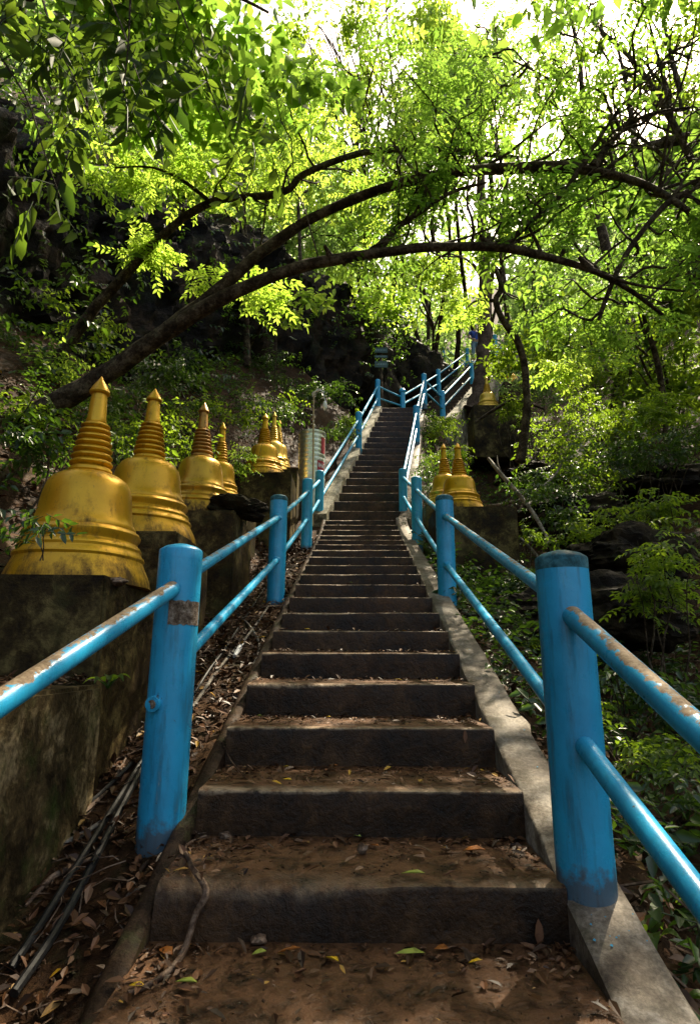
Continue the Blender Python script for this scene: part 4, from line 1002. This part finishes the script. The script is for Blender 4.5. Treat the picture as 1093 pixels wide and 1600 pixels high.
SH = [
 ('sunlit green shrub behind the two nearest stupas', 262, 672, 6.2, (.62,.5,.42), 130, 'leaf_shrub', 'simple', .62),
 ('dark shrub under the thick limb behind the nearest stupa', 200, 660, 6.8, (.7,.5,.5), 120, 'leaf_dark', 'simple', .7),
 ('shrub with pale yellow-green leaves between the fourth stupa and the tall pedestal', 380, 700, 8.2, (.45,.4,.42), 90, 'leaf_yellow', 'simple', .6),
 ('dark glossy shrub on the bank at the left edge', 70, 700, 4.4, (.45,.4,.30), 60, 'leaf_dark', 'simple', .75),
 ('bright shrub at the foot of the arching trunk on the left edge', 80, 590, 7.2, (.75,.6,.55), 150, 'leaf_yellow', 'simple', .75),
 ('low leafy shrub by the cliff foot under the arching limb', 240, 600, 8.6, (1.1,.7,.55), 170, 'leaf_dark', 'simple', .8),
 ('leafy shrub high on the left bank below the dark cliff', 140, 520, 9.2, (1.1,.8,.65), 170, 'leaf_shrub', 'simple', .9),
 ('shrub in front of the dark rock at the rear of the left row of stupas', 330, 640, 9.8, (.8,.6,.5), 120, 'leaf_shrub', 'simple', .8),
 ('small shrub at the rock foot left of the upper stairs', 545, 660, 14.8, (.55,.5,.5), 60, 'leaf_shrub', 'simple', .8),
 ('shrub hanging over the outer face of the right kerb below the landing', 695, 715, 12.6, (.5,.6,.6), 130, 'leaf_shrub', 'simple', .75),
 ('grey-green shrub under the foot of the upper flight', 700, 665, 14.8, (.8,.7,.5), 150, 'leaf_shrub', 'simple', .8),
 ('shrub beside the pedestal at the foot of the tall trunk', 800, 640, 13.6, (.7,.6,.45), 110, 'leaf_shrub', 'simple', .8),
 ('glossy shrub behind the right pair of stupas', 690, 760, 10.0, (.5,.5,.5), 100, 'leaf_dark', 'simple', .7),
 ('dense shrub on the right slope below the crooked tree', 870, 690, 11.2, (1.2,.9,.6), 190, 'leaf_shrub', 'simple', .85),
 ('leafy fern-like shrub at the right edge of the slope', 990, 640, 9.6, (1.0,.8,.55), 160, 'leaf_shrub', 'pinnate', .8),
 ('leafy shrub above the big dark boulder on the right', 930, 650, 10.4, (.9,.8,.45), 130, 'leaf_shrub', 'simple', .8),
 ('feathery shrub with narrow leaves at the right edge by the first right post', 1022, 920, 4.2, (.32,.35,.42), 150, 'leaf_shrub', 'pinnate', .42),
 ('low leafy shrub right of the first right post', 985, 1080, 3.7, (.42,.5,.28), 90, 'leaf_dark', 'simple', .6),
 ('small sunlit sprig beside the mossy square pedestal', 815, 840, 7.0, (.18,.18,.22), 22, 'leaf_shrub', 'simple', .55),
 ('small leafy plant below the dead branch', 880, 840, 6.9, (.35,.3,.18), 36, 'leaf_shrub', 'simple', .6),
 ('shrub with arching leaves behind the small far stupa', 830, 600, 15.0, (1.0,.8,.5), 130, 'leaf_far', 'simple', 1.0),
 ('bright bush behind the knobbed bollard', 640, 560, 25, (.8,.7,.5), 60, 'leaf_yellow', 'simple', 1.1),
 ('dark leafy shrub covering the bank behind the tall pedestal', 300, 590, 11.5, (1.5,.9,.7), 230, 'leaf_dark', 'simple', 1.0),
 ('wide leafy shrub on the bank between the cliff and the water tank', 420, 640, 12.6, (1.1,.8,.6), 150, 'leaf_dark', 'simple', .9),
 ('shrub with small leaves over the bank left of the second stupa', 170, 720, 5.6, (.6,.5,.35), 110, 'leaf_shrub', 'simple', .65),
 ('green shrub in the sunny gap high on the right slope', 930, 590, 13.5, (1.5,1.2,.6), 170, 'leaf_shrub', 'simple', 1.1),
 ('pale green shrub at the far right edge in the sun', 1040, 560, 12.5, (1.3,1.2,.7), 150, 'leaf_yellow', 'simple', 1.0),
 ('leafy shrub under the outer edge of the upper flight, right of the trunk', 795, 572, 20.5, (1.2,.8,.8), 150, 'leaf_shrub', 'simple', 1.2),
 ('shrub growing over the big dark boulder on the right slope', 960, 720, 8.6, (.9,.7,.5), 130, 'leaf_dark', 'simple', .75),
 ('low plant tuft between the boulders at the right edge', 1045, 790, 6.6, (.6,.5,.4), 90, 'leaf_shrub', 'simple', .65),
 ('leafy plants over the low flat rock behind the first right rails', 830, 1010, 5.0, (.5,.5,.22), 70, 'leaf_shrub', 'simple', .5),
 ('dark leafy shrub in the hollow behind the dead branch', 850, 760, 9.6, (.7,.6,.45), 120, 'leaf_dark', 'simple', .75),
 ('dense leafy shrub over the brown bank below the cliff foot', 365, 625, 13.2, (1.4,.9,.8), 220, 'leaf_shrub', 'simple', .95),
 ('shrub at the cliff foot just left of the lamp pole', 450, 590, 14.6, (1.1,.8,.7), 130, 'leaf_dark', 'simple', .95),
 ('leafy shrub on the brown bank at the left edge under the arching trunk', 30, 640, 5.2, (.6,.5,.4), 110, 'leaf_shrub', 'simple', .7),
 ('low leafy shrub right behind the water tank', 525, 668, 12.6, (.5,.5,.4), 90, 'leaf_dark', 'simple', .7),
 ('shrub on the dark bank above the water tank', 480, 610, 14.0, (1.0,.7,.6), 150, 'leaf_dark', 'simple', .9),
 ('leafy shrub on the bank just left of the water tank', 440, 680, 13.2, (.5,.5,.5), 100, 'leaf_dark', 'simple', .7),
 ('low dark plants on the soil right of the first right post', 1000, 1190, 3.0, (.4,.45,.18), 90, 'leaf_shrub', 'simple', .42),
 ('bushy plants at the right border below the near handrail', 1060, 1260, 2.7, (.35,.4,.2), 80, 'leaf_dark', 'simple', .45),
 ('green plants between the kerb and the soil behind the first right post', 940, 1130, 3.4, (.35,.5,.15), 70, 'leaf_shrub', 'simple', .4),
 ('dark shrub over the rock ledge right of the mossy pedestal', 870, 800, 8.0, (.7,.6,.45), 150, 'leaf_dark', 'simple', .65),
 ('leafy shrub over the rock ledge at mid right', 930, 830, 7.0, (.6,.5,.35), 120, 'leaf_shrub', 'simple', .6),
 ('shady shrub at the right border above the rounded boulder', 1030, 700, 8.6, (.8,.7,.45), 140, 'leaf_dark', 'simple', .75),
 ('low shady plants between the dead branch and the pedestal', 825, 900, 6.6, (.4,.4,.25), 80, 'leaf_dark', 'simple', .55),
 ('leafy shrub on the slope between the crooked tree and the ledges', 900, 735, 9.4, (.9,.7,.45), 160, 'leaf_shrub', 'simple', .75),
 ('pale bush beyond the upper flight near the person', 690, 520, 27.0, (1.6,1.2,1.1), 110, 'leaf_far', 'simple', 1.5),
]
for s_ in SH: shrub(s_[0], s_[1], s_[2], s_[3], s_[4], s_[5], M[s_[6]], s_[7], s_[8])
shrub('glossy drooping leaf sprig hanging in front of the largest stupa base', 72, 828, 1.9, (.10,.06,.085), 15, M['leaf_dark'], 'simple', .36, 'sprig', 'small plants', zoff=-.1, stems=2, svar=.1)
def bigleaf_plant(label, base, n_, L, W, m, spread=1.0, lean=(0,0), up=.9, group='small plants'):
    t = empty('leafy_plant', base); tag(t, label, 'plant', group)
    for i in range(n_):
        a = rng.uniform(0, 6.28); l = L*rng.uniform(.75,1.15); g = MB(); k = 7
        e = rng.uniform(.35, up); d = Vector((math.cos(a)*spread+lean[0], math.sin(a)*spread+lean[1], 0)); d = d/max(d.length,.01)*math.cos(e); d.z = math.sin(e); s_ = d.cross(Vector((0,0,1))).normalized(); v = []
        st = l*.45
        for j in range(k+1):
            q = j/k; p = d*(st+l*q)-Vector((0,0,1))*(l*.75*q*q); w_ = W*.5*math.sin(math.pi*min(1, (.06+.94*q))**.8)*(1-.15*q)
            if j == k: w_ = .001
            up_ = Vector((0,0,1))*w_*.35; v += [p-s_*w_+up_, p, p+s_*w_+up_]
        f = []
        for j in range(k): f += [(j*3, j*3+1, j*3+4, j*3+3), (j*3+1, j*3+2, j*3+5, j*3+4)]
        g.add(v, f); o = g.build('leaf', m, t); at_ = o.data.attributes.new('rnd', 'FLOAT', 'POINT'); r_ = rng.uniform(.2,.9); at_.data.foreach_set('value', [r_]*len(o.data.vertices))
        g = MB(); g.tube([(0,0,0), d*st*.5+Vector((0,0,.004)), d*st], [.004,.003,.002], 5); g.build('stalk', M['leaf_shrub'], o)
    return t
c = at(170,1062,2.2); c.z = at(60,1082,1.9).z-.0
bigleaf_plant('small plant with four glossy green leaves on the soil ledge behind the first left post', c, 6, .085, .036, M['leaf_shrub'], up=1.3)
for i, (px, py, Y, n_, L, lab) in enumerate([(1008,1430,1.98,9,.13,'broad-leaved green plant right of the kerb at the lower right edge'), (1040,1390,2.2,8,.12,'second broad-leaved plant, nearer the right edge'), (1000,1330,2.5,6,.09,'small broad-leaved plant just behind the first right post'), (1045,1480,1.8,6,.10,'plant with drooping leaves in the lower right corner')]):
    p = at(px, py, Y); p.z = H(p.x, p.y); bigleaf_plant(lab, p, n_, L, L*.38, M['leaf_shrub'], up=1.1)

# ground cover on the right bank and left bank: countless low leaves
P = []
while len(P) < 6600:
    x = .95+8*rng.random()**1.3; y = 1.2+15.8*rng.random()**1.2
    if x < XR(y)+.24 or noise.noise(Vector((x*.9, y*.9, 1))) < (-.15 if y > 6 else -.33): continue
    if rng.random() > 1/(1+.02*y): continue
    P.append((x, y, H(x, y)+rng.uniform(.0,.12+.02*y)))
while len(P) < 10500:
    x = rng.uniform(-7, -1.9); y = rng.uniform(2.5, 17)
    if x > XL(y)-(1.2 if y < 9.5 else .5) or noise.noise(Vector((x*.8, y*.8, 5))) < -.1: continue
    P.append((x, y, H(x, y)+rng.uniform(.0,.15)))
o = foliage('ground_cover', M['leaf_dark'], P, 'simple', .62, (-.1,1.0)); tag(o, 'low green plants covering the slopes', 'ground cover', kind='stuff')
# creepers on the rock face
P = []
for (px, py, Y, sx, sy, n_) in ((20,250,8.5,1.5,1.2,200),(60,160,9.5,1.6,1.2,180),(250,420,12.5,1.8,1.2,160),(90,400,9.5,1.6,1.2,200),(170,330,12,2.0,.8,170),(60,560,8,1.2,.8,150),(330,520,14,1.6,1.0,120),(120,480,12,2.2,1.4,260), (230,560,13,2.0,.8,200), (380,600,15,1.6,.9,90), (610,540,18.2,1.1,.9,90), (500,520,17,2,.5,70), (60,360,11.5,1.5,.8,100)):
    c = at(px, py, Y)
    for _ in range(n_): P.append((c.x+rng.normal(0,sx*.6), c.y+rng.normal(0,.5)-.6, c.z+rng.normal(0,sy*.7)))
o = foliage('creepers', M['leaf_dark'], P, 'simple', 1.1); tag(o, 'creeping dark leaves over the rock face', 'creepers', kind='stuff')

# ------------------------------------------------------------------ dead branches, roots, sticks
def branch(label, pts, r, m, name='fallen_branch', cat='branch', group=None, n=8, subs=()):
    g = MB(); limb(g, pts, r, n, .35)
    for p_, r_ in subs: limb(g, p_, r_, 6, .3)
    return tag(g.build(name, m, sharp=60), label, cat, group)
branch('bleached dead branch leaning down behind the mossy square pedestal', [A(762,716,8.2), A(785,745,8.0), A(812,775,7.8), A(838,810,7.5), A(858,848,7.2)], [.022,.030,.028,.024,.018], M['deadwood'], subs=[([A(790,752,8.0), A(778,728,8.1), A(776,712,8.2)], [.014,.01,.005])])
branch('curved grey root crossing behind the dead branch', [A(758,790,8.6), A(800,785,8.3), A(835,770,8.1), A(868,740,8.4), A(880,715,8.8)], [.018,.024,.022,.016,.01], M['deadwood'], group='roots on the right slope')
branch('pale twisted branch lying beside the right pedestal', [A(805,835,7.4), A(822,850,7.3), A(838,868,7.1), A(862,905,6.8)], [.016,.02,.018,.01], M['deadwood'], group='roots on the right slope')
branch('dark root looping over the soil right of the first right post', [A(905,985,4.6), A(935,958,4.7), A(970,955,4.7), A(1010,962,4.6), A(1060,985,4.5)], [.012,.02,.02,.018,.012], M['bark'], group='roots on the right slope')
branch('dark fallen branch below the shrubs in front of the far pedestal', [A(742,660,13.5), A(772,640,13.4), A(805,625,13.4), A(850,640,13.5)], [.03,.04,.04,.02], M['bark'])
branch('long hanging vine over the dark rock left of the water tank', [A(425,470,12), A(432,540,12.2), A(428,610,12.4), A(440,690,12.3)], [.01,.012,.01,.008], M['bark'], 'vine', 'vine')
z_ = lambda px, py: None
def onstep(px, py, dz=.008):
    """point on the tread or riser seen at that pixel"""
    best = None
    for i in range(len(ST)-1):
        z = ST[i][1]+.002; lo = ST[i][0]; hi = ST[i+1][0]
        for Y in (1.0,):
            d = at(px, py, 1.0)
            if abs(d.z) < 1e-6: continue
            y = z/d.z
            if y > 0 and lo <= y <= hi: return Vector((d.x*y, y, z+dz))
    i = min(range(len(ST)), key=lambda i: abs(at(px, py, ST[i][0]-.01).z-ST[i][1]+.08)); return at(px, py, ST[i][0]-.012)
tz1 = ST[5][1]; tz0 = ST[4][1]
def onz(px, py, z):
    d = at(px, py, 1.0); y = z/d.z; return Vector((d.x*y, y, z))
branch('brown curved stick fallen over the broken edge of the lowest riser', [onz(200,1552,tz0+.01), onz(250,1528,tz0+.012), onz(285,1490,tz0+.02), at(305,1430,1.87), at(322,1392,1.88), onz(298,1352,tz1+.02), onz(290,1322,tz1+.012), onz(330,1304,tz1+.01), onz(380,1303,tz1+.008)], [.006,.008,.009,.009,.010,.008,.007,.004,.003], M['stick'], 'stick', 'stick', 'sticks on the steps')
branch('thin curved twig on the second step by the left kerb', [at(352,1165,2.32)+Vector((0,-.02,0)), at(362,1190,2.36), onz(385,1217,ST[6][1]+.006)], [.003,.003,.002], M['stick'], 'stick', 'stick', 'sticks on the steps', 5)
branch('small forked twig lying against the riser at the fourth step', [onz(690,1065,ST[8][1]+.01), onz(712,1058,ST[8][1]+.02), onz(728,1054,ST[8][1]+.01)], [.003,.004,.002], M['stick'], 'stick', 'stick', 'sticks on the steps', 5)
branch('pale thin twig standing out over the step by the second left post', [at(455,940,5.2), at(466,947,5.3), at(476,955,5.35)], [.004,.004,.003], M['deadwood'], 'stick', 'stick', 'sticks on the steps', 5)

# cables on the left strip
def strip(px, py, x_lo=-1.0):
    d = at(px, py, 1.0); lo, hi = .5, 12
    for _ in range(60):
        m_ = (lo+hi)/2; p = d*m_
        if p.z > H(p.x, p.y): lo = m_
        else: hi = m_
    return d*((lo+hi)/2)
def cable(label, px, r, m, group=None):
    pts = [strip(*q)+Vector((0,0,r+.012)) for q in px]; P = smooth(pts, 5); g = MB(); g.tube(P, r, 8); return tag(g.build('cable', m), label, 'cable', group)
cable('thick black cable along the left strip, the lower of the near pair', [(20,1570),(80,1480),(130,1390),(175,1300),(212,1228),(240,1180),(300,1090)], .013, M['black_cable'])
cable('black cable along the left strip, the upper of the near pair', [(15,1530),(60,1462),(110,1380),(150,1315),(196,1240),(225,1190),(285,1085)], .012, M['black_cable'])
c1 = cable('grey cable running from the first to the second left post', [(300,1112),(335,1060),(362,1025),(385,1000),(412,962),(425,940)], .009, M['deadwood'])
cable('thin dark cable beside the grey one behind the first left post', [(303,1090),(328,1050),(352,1018),(372,985),(395,950),(414,920)], .008, M['black_cable'])
cable('dark branching cable from the wall foot to the near left post', [(40,1318),(90,1290),(140,1262),(175,1230),(205,1200)], .008, M['black_cable'])
p = strip(366,1030)+Vector((0,0,.02)); q = strip(378,1010)+Vector((0,0,.02)); g = MB(); g.tube([p, p.lerp(q,.3), p.lerp(q,.7), q], [.012,.016,.016,.012], 10); tag(g.build('cable_joint', M['white']), 'white plastic cable joint behind the first left post', 'cable joint')
# creeping roots over the left strip
for i, (pp, lab) in enumerate([([(45,1330),(100,1300),(150,1255),(180,1215),(196,1190)], 'thick brown root below the stained wall'), ([(50,1350),(95,1330),(140,1300),(190,1262)], 'thin pale root among the litter near the stained wall'), ([(40,1420),(80,1380),(130,1350),(160,1335)], 'brown root crossing the litter in the lower left'), ([(372,960),(392,985),(405,1010),(395,1040)], 'root curling over the strip under the lower rail')]):
    P = [strip(*a)+Vector((0,0,.008+.01*math.sin(j*1.7))) for j, a in enumerate(pp)]
    branch(lab, P, [.004,.009,.011,.008,.004], M['stick'] if i % 2 == 0 else M['deadwood'], 'root', 'root', 'roots on the left strip', 7)

# ------------------------------------------------------------------ litter
LFL = leaf_poly(1, .45, .12, .12)
def litter(name, P, Ls, label, mat, par=None, flat=.35, wd=.45):
    n = len(P); V_ = []; 
    LP = leaf_poly(1, wd, .14, .10)
    VV = np.zeros((n, 6, 3), np.float32)
    for i, p in enumerate(P):
        m_ = rotm(rng.normal(0, flat), rng.normal(0, flat), rng.uniform(0, 6.28)); v = (LP*Ls[i]) @ m_.T
        v[:,2] -= v[:,2].min(); VV[i] = v+np.array(p)
    Q = (LQ[None]+(np.arange(n)*6)[:,None,None]).reshape(-1,4)
    me = bpy.data.meshes.new(name); me.from_pydata(VV.reshape(-1,3).tolist(), [], Q.tolist()); me.update(); me.materials.append(mat)
    at_ = me.attributes.new('rnd', 'FLOAT', 'POINT'); at_.data.foreach_set('value', np.repeat(rng.uniform(0,1,n).astype(np.float32), 6))
    o = bpy.data.objects.new(name, me); COL.objects.link(o); return tag(o, label, 'leaf litter', kind='stuff')
P = []; Ls = []
for _ in range(9000):                       # left strip and bank
    y = rng.uniform(.4, 9)*1.0; y = .4+8.6*rng.random()**1.5; x = XL(y)-rng.uniform(.06, 1.0)**1.0
    P.append((x, y, H(x, y)+rng.uniform(0,.022))); Ls.append(rng.uniform(.015,.055)*(1+.05*y))
for _ in range(3500):
    y = rng.uniform(1, 12); x = XL(y)-rng.uniform(.9, 3.5); P.append((x, y, H(x, y)+rng.uniform(0,.03))); Ls.append(rng.uniform(.04,.10))
for _ in range(7000):
    y = .8+11*rng.random()**1.3; x = XR(y)+.2+3.5*rng.random()**1.5; P.append((x, y, H(x, y)+rng.uniform(0,.03))); Ls.append(rng.uniform(.03,.09))
for _ in range(700):                        # soil ledge on the wall top
    x = rng.uniform(-1.45,-1.0); y = rng.uniform(.8, 2.5); P.append((x, y, at(60,1082,1.9).z+rng.uniform(0,.03))); Ls.append(rng.uniform(.02,.06))
litter('leaf_litter', P, Ls, 'dead leaves lying over the banks beside the stairs', M['litter'])
P = []; Ls = []
for i in range(2, 30):                      # on the treads, gathered against the risers and in the corners
    Y, z, xl, xr = ST[i]; Y2 = ST[i+1][0]; n_ = 560 if i < 6 else (420 if i < 10 else 150)
    for _ in range(n_):
        u = rng.random(); x = lerp(xl, xr, u)
        if rng.random() < .45: x = (xl+rng.exponential(.12)) if rng.random() < .6 else (xr-rng.exponential(.10))
        if not xl < x < xr: continue
        y = Y2-.02-rng.exponential(.08) if rng.random() < .55 else rng.uniform(Y+.03, Y2-.02)
        if y < Y+.02: continue
        P.append((x, y, z+.011)); Ls.append(.85*rng.uniform(.006,.030) if rng.random() < .8 else rng.uniform(.03,.05))
litter('leaf_litter', P, Ls, 'crumbs of dead leaf and bark on the treads', M['litter'], flat=.25)
# pebbles and twig bits
g = MB()
for _ in range(900):
    i = rng.integers(3, 10) ; Y, z, xl, xr = ST[i]; y = rng.uniform(Y+.03, ST[i+1][0]-.02); x = rng.uniform(xl+.02, xr-.02); r_ = rng.uniform(.0015,.005)
    if rng.random() < .4: x = XL(y)-rng.uniform(.15,.6); z = H(x, y)-.002; r_ *= 2.2
    p = Vector((x, y, z+.012)); k = [p+Vector(d)*r_*rng.uniform(.7,1.3) for d in ((1,0,0),(0,1,0),(-1,0,0),(0,-1,0),(0,0,.8),(0,0,-.8))]
    g.add(k, [(0,1,4),(1,2,4),(2,3,4),(3,0,4),(1,0,5),(2,1,5),(3,2,5),(0,3,5)])
tag(g.build('gravel', M['kerb_soil'], smooth=False), 'small grit and pebbles on the lower steps', 'gravel', kind='stuff')
g = MB()
for _ in range(420):
    y = .6+6*rng.random()**1.3; x = XL(y)-rng.uniform(.08,.75); p = Vector((x, y, H(x, y)+.012)); a = rng.uniform(0,6.28); L = rng.uniform(.05,.22)
    g.tube(wig(p, p+Vector((math.cos(a)*L, math.sin(a)*L, rng.uniform(0,.03)+.3*math.sin(a)*L)), 3, .15), [.002,.0025,.002,.001], 4)
for _ in range(260):
    y = 1.5+9*rng.random(); x = XR(y)+.25+rng.uniform(0,3); p = Vector((x, y, H(x, y)+.02)); a = rng.uniform(0,6.28); L = rng.uniform(.1,.6)
    g.tube(wig(p, p+Vector((math.cos(a)*L, math.sin(a)*L, .05+.2*math.sin(a)*L)), 3, .2), [.004,.006,.004,.002], 4)
tag(g.build('twig_litter', M['stick']), 'thin fallen twigs scattered over the banks', 'twigs', kind='stuff')

g = MB()
for _ in range(30):
    y = rng.choice([rng.normal(1.82,.10), rng.uniform(1.4,4.5)]); x = XR(y)+rng.uniform(.03,.17); z = ksm(y)-.029; r_ = rng.uniform(.0015,.0055)
    g.add([(x-r_, y, z+.372*0), (x, y-r_, z-.3*r_), (x+r_*.8, y+.2*r_, z), (x+.2*r_, y+r_, z+.3*r_)], [(0,1,2,3)])
tag(g.build('paint_flakes', M['flake'], smooth=False), 'small blue paint drips and flakes on the right kerb', 'paint flakes', kind='stuff')
# fallen leaves one can pick out
FLV = [ (518,1512,.036,'fallen_yellow','bright yellow leaf on the bottom tread, the brightest of all',.5), (470,1523,.036,'fallen_brown','narrow tan leaf lying left of the bright yellow one',.3), (405,1496,.032,'fallen_green','yellow-green leaf on the bottom tread in front of the stone',.5),
 (450,1497,.05,'fallen_orange','long reddish leaf curled behind the bright yellow one',.35), (291,1544,.042,'fallen_green','pale green leaf beside the stick in the bottom left',.5), (256,1500,.040,'fallen_orange','rust-orange leaf near the left kerb on the bottom tread',.6), (215,1550,.03,'fallen_yellow','small yellow leaf at the bottom edge near the left kerb',.5),
 (742,1513,.030,'fallen_yellow','small yellow leaf on the right half of the bottom tread',.35), (690,1490,.035,'fallen_orange','red-brown leaf right of centre on the bottom tread',.5), (640,1497,.07,'fallen_green','long dull olive leaf against the foot of the lowest riser',.25),
 (645,1374,.055,'fallen_green','pale green leaf on the edge of the lowest step',.28), (555,1314,.04,'fallen_green','green leaf fallen next to the pointed stone',.3), (740,1335,.06,'fallen_orange','orange-brown leaf in the sun patch on the lowest step',.45), (585,1330,.03,'fallen_orange','small orange leaf right of the pointed stone',.4),
 (448,1224,.030,'fallen_yellow','yellow leaf at the edge of the second step',.3), (445,1200,.028,'fallen_yellow','yellow leaf against the riser behind the second step',.5), (520,1197,.035,'fallen_orange','orange leaf against the riser right of the yellow one',.4), (405,1122,.028,'fallen_green','greenish leaf on the left of the third step',.4),
 (512,1125,.022,'fallen_yellow','small yellow leaf on the middle of the third step',.4), (622,1066,.030,'fallen_yellow','yellow leaf on the right of the fourth step',.3), (480,986,.035,'fallen_yellow','olive-yellow leaf on the edge of the sixth step',.3), (683,1019,.04,'fallen_green','green leaf on the right edge of the fifth step',.25),
 (548,910,.035,'fallen_green','bright green leaf on the edge of a middle step',.4), (700,1372,.04,'fallen_brown','brown leaf at the right of the lowest step edge',.4)]
for (px, py, L, mt, lab, wr) in FLV:
    p = onstep(px, py, .012); g = MB(); v = leaf_poly(L*1.25, L*1.25*wr, .2, .12) @ rotm(rng.normal(0,.12)+.1, rng.normal(0,.15), rng.uniform(.9,2.3)).T; v[:,2] -= v[:,2].min()-.001; v[:,0] -= v[:,0].mean()
    g.add([tuple(np.array(p)+a) for a in v], [tuple(q) for q in LQ]); o = g.build('fallen_leaf', M[mt]); tag(o, lab, 'leaf', 'fallen leaves on the steps')
    s_ = o.modifiers.new('thickness', 'SOLIDIFY'); s_.thickness = .0008
# wet leaves stuck to the risers
for (px, py, Yk, L, mt, lab) in ((841,1457,1,.065,'fallen_brown','long brown leaf stuck upright on the right of the lowest riser'), (726,1150,3,.05,'fallen_brown','brown leaf stuck on the riser of the third step')):
    Yf = ST[Yk+3][0]-.006 if False else [s for s in ST][Yk+4][0]-.008; c = at(px, py, Yf); g = MB()
    g.add([(c.x-L*.03,c.y-.002,c.z-L*.6),(c.x-L*.2,c.y-.006,c.z-L*.1),(c.x-L*.14,c.y-.006,c.z+L*.3),(c.x,c.y-.002,c.z+L*.55),(c.x+L*.16,c.y-.005,c.z+L*.25),(c.x+L*.18,c.y-.005,c.z-L*.15)], [(0,3,2,1),(0,5,4,3)])
    tag(g.build('fallen_leaf', M[mt]), lab, 'leaf', 'fallen leaves on the steps')
for (px, py, r_, lab) in ((566,1336,(.018,.014,.016),'pointed reddish stone in the middle of the lowest step'), (404,1468,(.022,.018,.012),'brown stone at the foot of the lowest riser'), (352,1314,(.020,.016,.012),'dark stone near the stick on the lowest step')):
    p = onstep(px, py, .018); boulder('stone', lab, p, r_, M['stick'], 'stone', 'loose stones on the steps', 2, .5, px)
print('foliage tris', NT, 'objects', len(bpy.data.objects))
